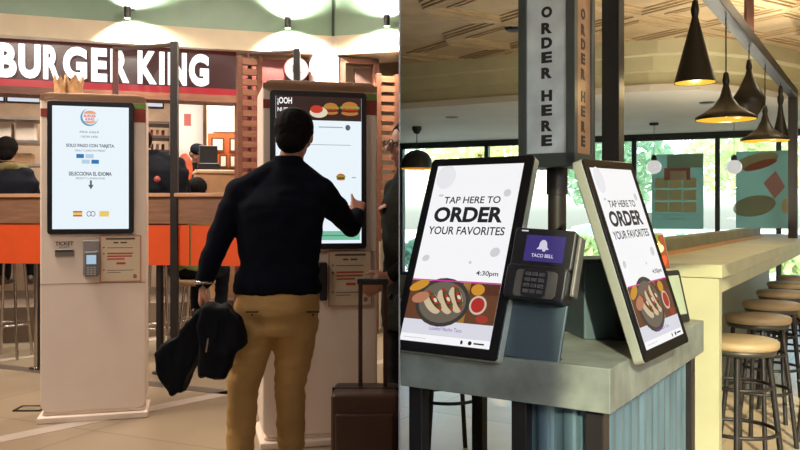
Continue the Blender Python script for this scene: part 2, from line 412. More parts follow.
# --- wooden topped barrier with orange panels ---
m_bwood = mat('barrier_wood', h2('7d5a45'), .55, vary=.22, vscale=5, stretch=(1, 5, 9)); m_orange = mat('orange_panel', h2('d04f22'), .45, vary=.05)
m_chrome = mat('chrome', h2('c8c0b8'), .18, 1.0)
A = P(-70, 0, 6.75); B = P(262, 0, 6.25); d = (B-A); Ln = Vector((d.x, d.y)).length; ang = math.atan2(d.y, d.x)
t = thing('dining_barrier', 'long bar-height barrier with wooden top board and orange panels behind the kiosks', 'barrier', loc=(A.x, A.y, 0), rotz=ang)
q = MB(); q.box(0, Ln, -.03, .04, 1.205, 1.42, m_bwood); q.obj('wood_board', t, .004)
q = MB(); q.box(0, Ln, -.05, .14, 1.42, 1.45, mat('barrier_top', h2('b3876a'), .4, vary=.12)); q.obj('wood_top', t, .004)
for i in range(5): q = MB(); q.box(Ln*i/5+.008, Ln*(i+1)/5-.008, -.02, 0, .875, 1.2, m_orange); q.obj('orange_panel', t, .003)
for px, mm, r in ((33, m_chrome, .022), (38, m_bsteel, .03), (157, m_bsteel, .03), (172, m_chrome, .028), (246, m_chrome, .025), (90, m_bsteel, .03)):
    k = (px-400)/F; s = (k*A.y-A.x)/(math.cos(ang)-k*math.sin(ang))
    q = MB(); q.tube((s, .05, 0), (s, .05, 1.21), r, mm); q.lathe([(.06, 0), (.06, .012), (.02, .014)], (s, .05, 0), mm); q.obj('post', t)
# yellow accents and the dark strap by the left post
# bar stools behind the barrier
def chrome_stool(loc, label, sh=.9):
    t = thing('chrome_bar_stool', label, 'stool', loc=loc, group='chrome bar stools behind the barrier')
    q = MB(); q.lathe([(0, sh), (.17, sh), (.18, sh+.03), (.16, sh+.05), (0, sh+.05)], (0, 0, 0), mat('tan_seat', h2('a68260'), .5)); q.obj('seat', t)
    for k in range(4):
        a = PI/4+PI/2*k; q = MB(); q.tube((.12*math.cos(a), .12*math.sin(a), sh), (.2*math.cos(a), .2*math.sin(a), 0), .013, m_chrome); q.obj('leg', t)
    q = MB(); q.ring((0, 0, .3), .168, .009, m_chrome); q.obj('foot_ring', t)
chrome_stool((-3.5, 7.16, 0), 'chrome bar stool under the person at the far left', 1.0)
chrome_stool((-2.12, 7.0, 0), 'chrome bar stool under the person beside the white kiosk', 1.06)
chrome_stool((-1.91, 7.5, 0), 'chrome bar stool under the dark-haired person in green', .62)
chrome_stool((-3.0, 7.5, 0), 'empty chrome bar stool behind the left kiosk', .7)
# orange moulded chair on tall legs
t = thing('orange_shell_chair', 'orange rounded shell chair right of the black post', 'chair', loc=tuple(P(184.5, 0, 8.3).xy)+(0,))
q = MB(); q.ball((0, 0, 1.74), (.085, .035, .17), mat('orange_shell', h2('c4542c'), .4)); q.obj('backrest', t)
q = MB(); q.ball((0, -.16, 1.42), (.19, .19, .035), MATS['orange_shell']); q.obj('seat', t)
q = MB(); q.tube((0, -.02, 1.42), (0, 0, 1.6), .03, MATS['orange_shell']); q.obj('back_support', t)
for k in range(4):
    a = PI/4+PI/2*k; q = MB(); q.tube((.1*math.cos(a), -.16+.1*math.sin(a), 1.4), (.18*math.cos(a), -.16+.18*math.sin(a), 0), .013, m_chrome); q.obj('leg', t)

# --- self-service kiosks ---
m_kwhite = mat('kiosk_white', h2('eddccc'), .42, vary=.02)
m_ktan = mat('kiosk_tan_top', h2('c79c7c'), .5); m_kgreen = mat('kiosk_green', h2('6c8a3a'), .5); m_kred = mat('kiosk_red', h2('8e3328'), .5)
m_scr = lit('kiosk_screen_white', h2('e9f4fb'), 1.0)
def taxt(q, s, cx, cz, w_, h_, y, m, bold=0., ext=0.): q.text(s, cx-w_/2, cx+w_/2, cz-h_/2, cz+h_/2, y, m, bold, ext)
ink = lit('screen_ink', h2('5a6470'), .9)
def notice(t, x0, x1, z0, z1, y):
    q = MB(); q.box(x0, x1, y-.012, y, z0, z1, mat('notice_frame', h2('c08a70'), .4)); o = q.obj('notice_holder', t, .002)
    q = MB(); q.rect(x0+.008, x1-.008, z0+.008, z1-.008, y-.0125, mat('notice_paper', h2('d3c0a4'), .5)); q.obj('notice_sheet', o)
    q = MB(); W = x1-x0; H = z1-z0; ik = mat('notice_ink', h2('544a42'), .6); rd = mat('notice_red', h2('b8483c'), .6)
    def ln(a, b, f, th, m): q.rect(x0+W*a, x0+W*b, z0+H*f, z0+H*(f+th), y-.0135, m)
    ln(.15, .85, .91, .035, ik); ln(.33, .45, .83, .03, ik); ln(.5, .66, .83, .03, ik)
    ln(.18, .8, .73, .012, ik); ln(.18, .8, .6, .03, rd); ln(.18, .78, .54, .03, rd); ln(.18, .6, .48, .03, rd); ln(.4, .62, .38, .045, rd)
    ln(.18, .82, .25, .012, ik); ln(.18, .5, .2, .012, ik)
    for f in (.73, .6, .25): q.rect(x0+W*.08, x0+W*.12, z0+H*f, z0+H*f+.008, y-.0135, ik)
    q.disc(x0+W*.85, z0+H*.12, .012, .014, y-.0135, mat('notice_stamp', h2('8a6a58'), .5)); q.obj('printing', o)
def kiosk_body(t, W, H, dep, sx0, sx1, sz0, sz1, seam):
    q = MB(); q.rrect(-W/2, W/2, .06, H, .055, 0, dep, m_kwhite); q.obj('cabinet', t, .012)
    q = MB(); q.box(-W/2-.015, W/2+.012, -.03, dep+.02, 0, .04, m_kwhite); q.box(-W/2+.01, W/2-.01, .01, dep-.01, .04, .06, m_kwhite); q.obj('plinth', t, .008)
    q = MB(); q.box(-W/2+.004, W/2-.004, -.0015, 0, seam-.003, seam+.001, mat('seam_pink', h2('a58a7c'), .6)); q.obj('panel_seam', t)
    # tan top band, red and green corner flashes wrap round the screen
    q = MB(); pts = rr(-W/2+.003, W/2-.003, sz1-.01, H-.003, .05)
    q.xz(pts, -.0025, 0, m_ktan); q.obj('top_band', t)
    q = MB()
    q.rect(W/2-.075, W/2-.004, sz1-.035, sz1-.002, -.0032, m_kgreen); q.obj('green_flash', t); q = MB()
    q.rect(sx1, W/2-.004, sz1-.12, sz1-.037, -.0032, m_kred); q.obj('red_flash', t); q = MB(); q.rect(-W/2+.004, sx0, sz1-.1, sz1-.05, -.0032, m_kred)
    q.obj('red_flash', t)
    q = MB(); q.rrect(sx0, sx1, sz0, sz1, .02, -.022, 0, m_blk); o = q.obj('screen_bezel', t, .004)
    q = MB(); q.rect(sx0+.03, sx1-.03, sz0+.032, sz1-.032, -.0235, m_scr); sc_ = q.obj('display', o)
    return o
# kiosk one
K1 = P(94, 0, 5.0); ph1 = math.radians(15)
t = thing('order_kiosk', 'white self-service kiosk with a lit order screen, two paper crowns on top, at the left', 'kiosk', loc=(K1.x, K1.y, 0), rotz=ph1, group='self-service kiosks')
W1, H1 = .625, 2.04
ppm = 160.0
def kx(px): return (px-94)/ppm
def kz(py): return CZ-(py-HOR)/ppm
bz = kiosk_body(t, W1, H1, .3, kx(51), kx(132), kz(234), kz(102), kz(283))
y = -.025
q = MB()
# round bun logo
cx, cz = kx(90), kz(118); cr = lit('crescent_blue', h2('6aa4c8'), .95); og = lit('bun_orange', h2('e8a878'), 1); rd = lit('logo_red', h2('e0484c'), 1)
q.disc(cx, cz, .052, .054, y, cr); q.disc(cx+.006, cz+.006, .046, .05, y-.0004, m_scr); q.disc(cx+.004, cz+.018, .038, .024, y-.0008, og, a0=.15, a1=PI-.15); q.disc(cx+.004, cz-.02, .036, .018, y-.0008, og, a0=PI+.15, a1=2*PI-.15)
taxt(q, 'BURGER', cx+.004, cz+.009, .07, .017, y-.001, rd, .03); taxt(q, 'KING', cx+.004, cz-.011, .052, .017, y-.001, rd, .03)
q.obj('round_logo', bz)
for tx, cx_, py_, w__, h__, bo in (('PIDE AQUÍ', 90, 132.5, .11, .016, .01), ('ORDER HERE', 90, 137.2, .1, .012, 0), ('SOLO PAGO CON TARJETA', 91, 146.5, .28, .026, .03), ('ONLY CARD PAYMENT', 91, 151, .18, .012, 0), ('SELECCIONA EL IDIOMA', 91, 174, .25, .024, .03), ('SELECT LANGUAGE', 91, 178.5, .17, .012, 0)):
    q = MB(); taxt(q, tx, kx(cx_), kz(py_), w__, h__, y, ink, bo); q.obj('text_line', bz)
q = MB(); q.rect(kx(90.6), kx(92.4), kz(186), kz(180.5), y, ink); q.add([(kx(89), y, kz(185)), (kx(91.5), y, kz(189.5)), (kx(94), y, kz(185))], [(0, 1, 2)], ink); q.obj('arrow', bz)
q = MB(); bl = lit('card_blue', h2('2f78b8'), .95); pal = lit('card_pale', h2('bcd6e8'), .95)
q.rect(kx(78), kx(85), kz(158.5), kz(154.5), y, bl); q.rect(kx(86.5), kx(94), kz(158.5), kz(154.5), y, pal); q.rect(kx(83), kx(90.5), kz(164), kz(160), y, pal); q.rect(kx(92), kx(99), kz(164), kz(160), y, bl)
q.obj('card_marks', bz)
q = MB(); q.rect(kx(75), kx(83.5), kz(216.5), kz(211), y, lit('flag_red', h2('c8503c'), .95)); q.rect(kx(75), kx(83.5), kz(215), kz(212.5), y-.0004, lit('flag_yellow', h2('e8c868'), 1)); q.obj('flag', bz, label='red and yellow flag')
q = MB(); q.disc(kx(89.7), kz(213.8), .014, .017, y, ink); q.disc(kx(89.7), kz(213.8), .01, .013, y-.0004, m_scr); q.disc(kx(93.5), kz(213.8), .014, .017, y, ink); q.disc(kx(93.5), kz(213.8), .01, .013, y-.0004, m_scr); q.obj('flag', bz, label='two grey rings')
q = MB(); q.rect(kx(99.5), kx(108.5), kz(216.5), kz(211), y, MATS['flag_yellow']); q.obj('flag', bz, label='yellow flag')
# ticket slot
q = MB(); taxt(q, 'TICKET', kx(66.5), kz(243.2), .105, .025, -.002, mat('ticket_ink', h2('4a3c3c'), .5), .03); taxt(q, 'RECEIPT', kx(66.5), kz(246.8), .06, .01, -.002, MATS['ticket_ink']); q.obj('ticket_lettering', t)
q = MB(); q.box(kx(58), kx(75.5), -.012, 0, kz(256), kz(249), m_steel); q.box(kx(58.5), kx(75), -.02, -.01, kz(251), kz(249.4), m_blk); q.obj('ticket_slot', t, .002)
# card terminal on the kiosk
q = MB(); q.box(kx(84), kx(99.5), -.03, 0, kz(275), kz(240), mat('grey_cradle', h2('8c8684'), .4)); o = q.obj('card_reader', t, .008)
q = MB(); q.box(kx(86), kx(99), -.06, -.03, kz(276), kz(251), mat('reader_grey', h2('6a6c72'), .4)); q.obj('reader_body', o, .01)
q = MB(); q.rect(kx(88), kx(97), kz(263.5), kz(254.5), -.0615, lit('reader_screen', h2('b9d4ea'), .8)); q.obj('reader_display', o)
q = MB()
for i in range(4):
    for j in range(3): q.box(kx(88.3+3.1*j), kx(90.6+3.1*j), -.064, -.06, kz(267.6+2.2*i), kz(266.2+2.2*i), mat('key_grey', h2('b0aca8'), .5))
q.obj('keypad', o)
notice(t, kx(99.5), kx(139), kz(282.5), kz(235.5), 0)
# crowns on the kiosk
m_gold = mat('gold_card', h2('b08a60'), .5, .1, vary=.3, vscale=30)
def crown(px, D, zb, r, hgt, label):
    p = P(px, 0, D)
    q = MB(); n = 40; vs = []; fs = []
    for i in range(n):
        t_ = 2*PI*i/n; k = abs(((i*6/n) % 1)-.5)*2
        for rr_, z in ((r, 0), (r*1.0, hgt*.55), (r*1.1, hgt*(.55+.45*k))):
            vs.append((rr_*math.cos(t_), rr_*math.sin(t_), z))
    for i in range(n):
        for j in range(2): fs.append((i*3+j, ((i+1) % n)*3+j, ((i+1) % n)*3+j+1, i*3+j+1))
    q.add(vs, fs, m_gold)
    o = q.obj('paper_crown'); so = o.modifiers.new('s', 'SOLIDIFY'); so.thickness = .003; o.location = (p.x, p.y, zb)
    return tag(o, label, 'crown', 'paper crowns on the kiosk')
crown(60, 5.12, H1, .035, .14, 'smaller gold paper crown standing at the left end of the kiosk top')
crown(74, 5.2, H1, .055, .155, 'larger gold paper crown behind the first on the kiosk top')
# floor plate beside kiosk
t = thing('floor_access_plate', 'small dark-rimmed floor plate at the foot of the left kiosk', 'floor plate', loc=(P(31, 0, 5.28).x, 5.28, 0), rotz=.02)
q = MB()
for a in ((-.09, .09, -.07, -.055), (-.09, .09, .055, .07), (-.09, -.075, -.055, .055), (.075, .09, -.055, .055)): q.box(a[0], a[1], a[2], a[3], 0, .008, m_bsteel)
q.obj('rim', t)
q = MB(); q.box(-.075, .075, -.055, .055, 0, .004, m_tile); q.obj('plate', t)
# kiosk two
ph2 = math.radians(14); K2 = P(321, 0, 4.46)
t = thing('order_kiosk', 'white self-service kiosk whose lit screen the man is touching', 'kiosk', loc=(K2.x, K2.y, 0), rotz=ph2, group='self-service kiosks')
ppm = 800/4.46
def kx(px): return (px-321)/ppm/.985
def kz(py): return CZ-(py-HOR)/ppm
bz = kiosk_body(t, .645, 2.03, .42, kx(271), kx(366), kz(249), kz(92), kz(252))
y = -.025
q = MB()
x0, x1, z0, z1 = kx(276.5), kx(360.5), kz(121), kz(97.5)
q.rect(x0, x1, z0, z1, y, lit('banner_dark', h2('3a2420'), .8))
bun = lit('bun', h2('c07838'), .9); let = lit('lettuce', h2('7ca83c'), .9); meat = lit('patty', h2('6a2c18'), .9); tom = lit('tomato', h2('c83c28'), .9); chs = lit('pale_sauce', h2('e8dcc0'), .9)
def burger(q, cx, cz, w_, y):
    q.disc(cx, cz-.25*w_, .48*w_, .14*w_, y-.0003, bun); q.disc(cx, cz-.12*w_, .5*w_, .1*w_, y-.0006, meat); q.disc(cx, cz-.02*w_, .52*w_, .07*w_, y-.0009, tom)
    for k in range(7): q.disc(cx-.45*w_+.15*w_*k, cz+.06*w_+.03*w_*(k % 2), .11*w_, .06*w_, y-.0012, let)
    q.disc(cx, cz+.12*w_, .45*w_, .26*w_, y-.0015, bun, a0=0, a1=PI)
burger(q, kx(330), kz(109), .085, y); burger(q, kx(349), kz(108.5), .1, y); q.disc(kx(318), kz(113), .05, .03, y-.002, chs); q.disc(kx(316), kz(110), .035, .022, y-.0024, tom)
q.obj('banner_picture', bz)
q = MB(); q.text('¡OOH', kx(278), kx(292), kz(107), kz(99), y-.001, lit('banner_white', (1, 1, 1), .95), .03); q.text('NUEVO', kx(278), kx(294), kz(113), kz(109), y-.001, MATS['banner_white'], .02); q.obj('banner_text', bz)
q = MB(); q.disc(kx(347), kz(127.5), .014, .016, y, ink); q.obj('round_icon', bz)
for a_, b_, c_, d_ in ((300, 350, 145.4, 144.8), (318, 342, 128, 127), (351, 355, 178, 177)): q = MB(); q.rect(kx(a_), kx(b_), kz(c_), kz(d_), y, lit('thin_line', h2('9aa8b0'), .9)); q.obj('screen_line', bz)
q = MB(); burger(q, kx(340), kz(177), .05, y); q.obj('burger_picture', bz)
q = MB(); q.rect(kx(277), kx(359), kz(240), kz(231), y, lit('green_bar', h2('7cc4a4'), .9)); q.rect(kx(280), kx(355), kz(236), kz(235), y-.0004, lit('green_dark', h2('3e8f70'), .9)); q.obj('green_bar', bz)
notice(t, kx(328), kx(372), kz(307), kz(251), 0)
q = MB(); q.box(kx(282), kx(323), -.012, 0, kz(275), kz(263), m_steel); q.obj('ticket_slot', t, .002)
q = MB(); q.box(kx(318.5), kx(326), -.05, 0, kz(300), kz(262), m_blk); q.obj('card_reader', t, .008)

# --- wall wash spotlights ---
m_fit = mat('spot_housing', (.03, .03, .03), .4)
def wash(px, py, e, label, D=None, col=(1, .95, .8)):
    seg = None
    k = (px-400)/F
    for a, b in zip(bk, bk[1:]):
        dd = b-a; den = dd.x-k*dd.y; s = (k*a.y-a.x)/den
        if 0 <= s <= 1: p = a+dd*s; break
    z = CZ-(py-HOR)*p.y/F
    n = Vector((-p.x*0, -1, 0)); f = p+n*.16
    t = thing('wall_spotlight', label, 'spotlight', loc=(f.x, f.y, z), group='spotlights on the green panels')
    q = MB(); q.tube((0, 0, .05), (0, 0, -.06), .032, m_fit); q.obj('lamp_head', t)
    q = MB(); q.tube((0, 0, .02), (0, .16, .06), .01, m_fit); q.obj('bracket', t)
    q = MB(); q.tube((0, 0, -.062), (0, 0, -.06), .026, lit('spot_glass', (1, .96, .8), 12)); q.obj('lens', t)
    for dz, rot, pw in ((.1, PI-.55, e*.8), (-.09, .6, e)):
        l = bpy.data.lights.new('spot_beam', 'SPOT'); l.energy = pw; l.color = col; l.spot_size = 2.4; l.spot_blend = .6; l.shadow_soft_size = .02
        lo = bpy.data.objects.new('spot_beam', l); COL.objects.link(lo); lo.parent = t; lo.location = (0, -.02, dz); lo.rotation_euler = (rot, 0, 0)
wash(133, 16, 190, 'spotlight on the green panels above the shop sign')
wash(290, 26, 190, 'spotlight on the green panels left of the dark seam')
wash(387, 24, 190, 'spotlight on the green panels at the far right of the row')
def area(nm, loc, size, e, col, rot=(0, 0, 0), sy=None, spread=None):
    l = bpy.data.lights.new(nm, 'AREA'); l.energy = e; l.color = col; l.size = size
    if sy: l.shape = 'RECTANGLE'; l.size_y = sy
    if spread: l.spread = spread
    o = bpy.data.objects.new(nm, l); COL.objects.link(o); o.location = loc; o.rotation_euler = rot; return o
warm = (1, .86, .72)
area('ceiling_panel_lamp', (-3.0, 4.6, 3.75), 1.2, 190, warm)
area('ceiling_panel_lamp', (-2.4, 2.2, 3.75), .8, 45, warm)
area('ceiling_panel_lamp', (-1.2, 6.4, 3.75), .8, 80, warm)
for px in (10, 90, 160, 225):
    p = FM(9.3) @ Vector((fu(px, 9.3), 0, 2.9)); area('kitchen_lamp', p, .5, 26, (1, .9, .78))
p = FM(8.1) @ Vector((fu(370, 8.1), 0, 2.8)); area('screen_lamp', (-.5, 7.9, 2.8), .4, 12, warm)

# =================================================================== PEOPLE
def rings(bm, rs, n=20):
    """closed loft through elliptical rings (centre, a, b[, tilt axis])"""
    loops = []
    for c, a, b in rs:
        c = Vector(c); loops.append([bm.verts.new(c+Vector((a*math.cos(2*PI*k/n), b*math.sin(2*PI*k/n), 0))) for k in range(n)])
    for A_, B_ in zip(loops, loops[1:]):
        for k in range(n): bm.faces.new((A_[k], A_[(k+1) % n], B_[(k+1) % n], B_[k]))
    bm.faces.new(loops[0][::-1]); bm.faces.new(loops[-1])
def cone(bm, p0, p1, r0, r1, n=14):
    p0 = Vector(p0); p1 = Vector(p1); d = p1-p0
    if d.length < 1e-5: return
    d.normalize(); a = d.orthogonal().normalized(); b = d.cross(a)
    l0 = [bm.verts.new(p0+(a*math.cos(2*PI*k/n)+b*math.sin(2*PI*k/n))*r0) for k in range(n)]
    l1 = [bm.verts.new(p1+(a*math.cos(2*PI*k/n)+b*math.sin(2*PI*k/n))*r1) for k in range(n)]
    for k in range(n): bm.faces.new((l0[k], l0[(k+1) % n], l1[(k+1) % n], l1[k]))
    bm.faces.new(l0[::-1]); bm.faces.new(l1)
def sph(bm, c, r, M=None):
    r = (r, r, r) if not hasattr(r, '__len__') else r
    T = Matrix.Translation(c) @ (M if M else Matrix.Identity(4)) @ Matrix.Diagonal((*r, 1))
    bmesh.ops.create_uvsphere(bm, u_segments=16, v_segments=10, radius=1, matrix=T)
def chain(bm, pts):
    for (p, r) in pts: sph(bm, p, r)
    for (p, r), (q_, s) in zip(pts, pts[1:]): cone(bm, p, q_, r, s)
def solid(bm, name, m, parent, voxel=.012, smooth=4, fold=0., fs=9., label=None, stretch=(1, 1, 1)):
    bmesh.ops.recalc_face_normals(bm, faces=bm.faces[:])
    me = bpy.data.meshes.new(name); bm.to_mesh(me); bm.free()
    o = bpy.data.objects.new(name, me); COL.objects.link(o)
    r = o.modifiers.new('r', 'REMESH'); r.mode = 'VOXEL'; r.voxel_size = voxel
    s = o.modifiers.new('s', 'SMOOTH'); s.iterations = smooth; s.factor = .5
    bpy.context.view_layer.update()
    nm = bpy.data.meshes.new_from_object(o.evaluated_get(bpy.context.evaluated_depsgraph_get()))
    o.modifiers.clear(); o.data = nm; bpy.data.meshes.remove(me)
    if fold:
        off = Vector((random.random()*9, 0, 0))
        for v, n_ in [(v, v.normal.copy()) for v in nm.vertices]:
            p = Vector((v.co.x*fs*stretch[0], v.co.y*fs*stretch[1], v.co.z*fs*stretch[2]))+off
            v.co += n_*fold*(1-abs(noise.noise(p))*3)*.7
    nm.materials.clear(); nm.materials.append(m)
    nm.polygons.foreach_set('use_smooth', [True]*len(nm.polygons)); nm.update()
    o.name = name; o.parent = parent
    if label: o['label'] = label
    return o
def hand(bm, wrist, tip_dir, palm_n, side, curl=.5, s=1., point=False):
    """palm, four fingers, thumb. tip_dir: where fingers go, palm_n: out of the palm, side: +1/-1 where the thumb is along the lateral axis"""
    d = Vector(tip_dir).normalized(); n = Vector(palm_n); n = (n-d*n.dot(d)).normalized(); l = d.cross(n)*side
    w_ = Vector(wrist)
    k = w_+d*.085*s
    for j in (-1, -.33, .33, 1):
        cone(bm, w_+l*j*.016*s, k+l*j*.028*s, .014*s, .0125*s); sph(bm, k+l*j*.028*s, .0125*s); sph(bm, w_+l*j*.016*s, .015*s)
    for i, (j, ln) in enumerate(((1.1, .95), (.37, 1.06), (-.37, 1.0), (-1.1, .8))):
        p = k+l*j*.027*s; a = 0; r = .0095*s
        for q_, (seg, b) in enumerate(((.042, .55), (.026, .9), (.02, .7))):
            cc = curl if not (point and i == 0) else .12
            a += b*cc*1.25
            e = p+(d*math.cos(a)+n*math.sin(a))*seg*ln*s+l*j*.002*s
            cone(bm, p, e, r, r*.92); sph(bm, e, r*.92); p = e; r *= .92
    p = w_+d*.028*s+l*.024*s; r = .0125*s
    for seg, v in ((.035, d*.6+l*.75+n*.3), (.03, d*.8+l*.35+n*.5), (.024, d*.9+n*.5-l*.1)):
        e = p+v.normalized()*seg*s; cone(bm, p, e, r, r*.88); sph(bm, e, r*.88); p = e; r *= .88
def person(label, loc, rotz, J, top, trouser, hairm, skin, shoe, head_yaw=0., head_pitch=0., group=None, topname='sweater', fold=.006, hands=True, curl=(.5, .5), cap=None, glasses=False, wid=1., vox=.012, hood=None, longhair=False, pointing=False, hnd=None):
    t = thing('person', label, 'person', loc=loc, rotz=rotz, group=group)
    g = {k: Vector(v) for k, v in J.items()}
    hc = g['head']; nb = g['neck']
    HR = Matrix.Rotation(head_yaw, 4, 'Z') @ Matrix.Rotation(head_pitch, 4, 'X')
    def H(x, y, z): return hc+(HR @ Vector((x, y, z)))
    # body
    bm = bmesh.new()
    sph(bm, H(0, -.005, .02), (.076, .094, .098), HR); sph(bm, H(0, .022, -.045), (.056, .066, .066), HR); sph(bm, H(0, .05, -.085), (.026, .026, .022), HR)
    cone(bm, H(0, .088, .02), H(0, .112, -.022), .008, .014); sph(bm, H(0, .108, -.022), (.014, .013, .011), HR)      # nose
    for s in (-1, 1):
        sph(bm, H(s*.08, -.005, -.008), (.011, .02, .032), HR); sph(bm, H(s*.03, .07, .018), (.018, .014, .008), HR)
        sph(bm, H(s*.045, .055, -.025), (.02, .02, .02), HR)
    sph(bm, H(0, .083, -.052), (.022, .012, .006), HR); sph(bm, H(0, .081, -.062), (.02, .012, .007), HR)              # lips
    cone(bm, nb+Vector((0, 0, -.05)), hc+Vector((0, -.015, -.04)), .062, .054)
    sl, sr, wst, hp = g['sl'], g['sr'], g['waist'], g['hips']
    mid = (sl+sr)/2
    rings(bm, [(hp+Vector((0, 0, -.08)), .13*wid, .09), (hp, .15*wid, .1), (wst, .13*wid, .09), (wst*.45+mid*.55, .15*wid, .1), (mid+Vector((0, 0, -.06)), .15*wid, .09), (mid+Vector((0, 0, .02)), .1*wid, .06), (nb, .05, .05)])
    for a in 'lr':
        chain(bm, [(g['s'+a], .048), (g['e'+a], .038), (g['w'+a], .026)]); cone(bm, g['s'+a], mid, .048, .06)
        chain(bm, [(g['h'+a], .07), (g['k'+a], .05), (g['a'+a], .034)]); chain(bm, [(g['a'+a], .034), (g['t'+a], .025)])
        if hands:
            sd = 1 if a == 'r' else -1
            dflt = (g['w'+a]-g['e'+a]); hd = hnd.get(a) if hnd else None
            if hd: hand(bm, g['w'+a], hd[0], hd[1], hd[2], hd[3], 1.05, pointing and a == 'r')
            else: hand(bm, g['w'+a], dflt, Vector((-sd, .2, -.2)), sd, curl[0])
    solid(bm, 'body', skin, t, .0065 if vox < .012 else .009, 2)
    # eyes
    em = MB()
    for s in (-1, 1):
        em.ball(H(s*.03, .081, .004), (.012, .008, .007), mat('eye_white', (.7, .68, .65), .3), 10, 8); em.ball(H(s*.03, .087, .004), (.0055, .004, .0055), mat('iris', (.03, .02, .015), .2), 8, 6)
    em.obj('eyes', t)
    # hair
    bm = bmesh.new()
    if cap is None:
        sph(bm, H(0, -.017, .032), (.094, .103, .1), HR); sph(bm, H(0, -.05, -.02), (.076, .062, .075), HR)
        if longhair: sph(bm, H(0, -.06, -.08), (.08, .05, .11), HR)
        b2 = bm; bmesh.ops.bisect_plane(b2, geom=b2.verts[:]+b2.edges[:]+b2.faces[:], plane_co=H(0, .05, .045), plane_no=HR.to_3x3() @ Vector((0, 1, -.55)), clear_outer=True)
        bmesh.ops.holes_fill(b2, edges=[e for e in b2.edges if e.is_boundary])
        solid(bm, 'hair', hairm, t, .007, 3, .003, 40)
    else:
        sph(bm, H(0, -.05, -.01), (.076, .055, .06), HR); solid(bm, 'hair', hairm, t, .008, 2)
        bm = bmesh.new(); sph(bm, H(0, -.005, .055), (.092, .105, .075), HR); sph(bm, H(0, .1, .045), (.06, .06, .012), HR); solid(bm, 'cap', cap, t, .008, 2)
    # top
    bm = bmesh.new(); hem = g.get('hem', hp)
    rings(bm, [(hem+Vector((0, 0, -.0)), .192*wid, .135), (hem+Vector((0, 0, .04)), .198*wid, .14), (wst, .175*wid, .125), (wst*.5+mid*.5, .192*wid, .135), (mid*.82+wst*.18, .205*wid, .135), (mid+Vector((0, -.005, -.02)), .17*wid, .11), (mid*.4+nb*.6+Vector((0, 0, .0)), .105, .085), (nb+Vector((0, 0, .01)), .072, .07), (nb+Vector((0, 0, .03)), .07, .068)], 28)
    for a in 'lr':
        cone(bm, g['s'+a], mid*.8+wst*.2, .066, .1); chain(bm, [(g['s'+a], .068), (g['s'+a]*.5+g['e'+a]*.5, .062), (g['e'+a], .055), (g['e'+a]*.45+g['w'+a]*.55, .048), (g['w'+a]*.96+g['e'+a]*.04, .038)])
        cone(bm, g['s'+a], nb, .06, .06)
    solid(bm, topname, top, t, vox, 5, fold, 7, stretch=(1, 1, 1.8))
    bm = bmesh.new(); n = 24                                          # collar ring
    c0 = nb+Vector((0, 0, .0)); rings(bm, [(c0+Vector((0, 0, 0)), .078, .076), (c0+Vector((0, -.004, .045)), .07, .07)]); solid(bm, 'collar', top, t, .008, 2)
    if hood:
        bm = bmesh.new()
        for k in range(14):
            a_ = PI+PI*k/13; sph(bm, nb+Vector((.13*math.cos(a_), .07+.13*math.sin(a_)*1.0, -.01+.01*math.sin(k))), (.045, .045, .04))
        solid(bm, 'scarf', hood, t, .01, 4, .006, 15)
    # trousers
    bm = bmesh.new()
    rings(bm, [((g['hl']+g['hr'])/2+Vector((0, 0, -.07)), .16*wid, .12), (hp*.5+(g['hl']+g['hr'])*.25, .19*wid, .14), (hem+Vector((0, .0, .03)), .182*wid, .128)], 28)
    for a in 'lr':
        chain(bm, [(g['h'+a]+Vector((0, 0, -.02)), .1), (g['h'+a]*.5+g['k'+a]*.5, .09), (g['k'+a], .072), (g['k'+a]*.5+g['a'+a]*.5, .066), (g['a'+a]+Vector((0, 0, .02)), .058)])
    solid(bm, 'trousers', trouser, t, vox, 4, .007, 8, stretch=(.6, .6, 2.0))
    for a in 'lr':
        bm = bmesh.new(); f = g['t'+a]; an = g['a'+a]; d = (f-an); d.z = 0; d.normalize(); zb = an.z-.075
        R = Matrix.Rotation(math.atan2(d.y, d.x)-PI/2, 4, 'Z'); b0 = Vector((an.x, an.y, zb))
        for yy, rr_, hh in ((-.05, .038, .05), (.03, .042, .045), (.11, .048, .035), (.17, .04, .028)):
            sph(bm, b0+d*yy+Vector((0, 0, hh)), (rr_, .06, hh), R)
        solid(bm, 'shoe', shoe, t, .009, 3)
    if glasses:
        q = MB()
        for s in (-1, 1):
            q.ring((0, 0, 0), .024, .003, m_blk, 20, 6, Matrix.Translation(H(s*.032, .105, .004)) @ HR @ Matrix.Rotation(PI/2, 4, 'X')); q.tube(H(s*.056, .105, .006), H(s*.082, 0, .008), .003, m_blk, n=6)
        q.tube(H(-.008, .106, .006), H(.008, .106, .006), .003, m_blk, n=6); q.obj('glasses', t)
    return t
m_navy = mat('navy_knit', (.004, .005, .011), .95, bump=.3, bscale=300, vary=.15, vscale=20)
m_khaki = mat('tan_chino', h2('bd9760'), .85, vary=.14, vscale=5, bump=.25, bscale=30)
m_hair = mat('black_hair', (.006, .0045, .004), .85, bump=.3, bscale=120, vary=.3, vscale=60)
m_skin = mat('skin', h2('b07a62'), .5, vary=.06); m_shoe = mat('brown_shoe', h2('3a2a20'), .5)
m_darkj = mat('dark_jacket', (.008, .009, .014), .85, vary=.2)
R0 = Vector((-.57, 3.72, 0))
def mm(px, py, D): return P(px, py, D)-R0
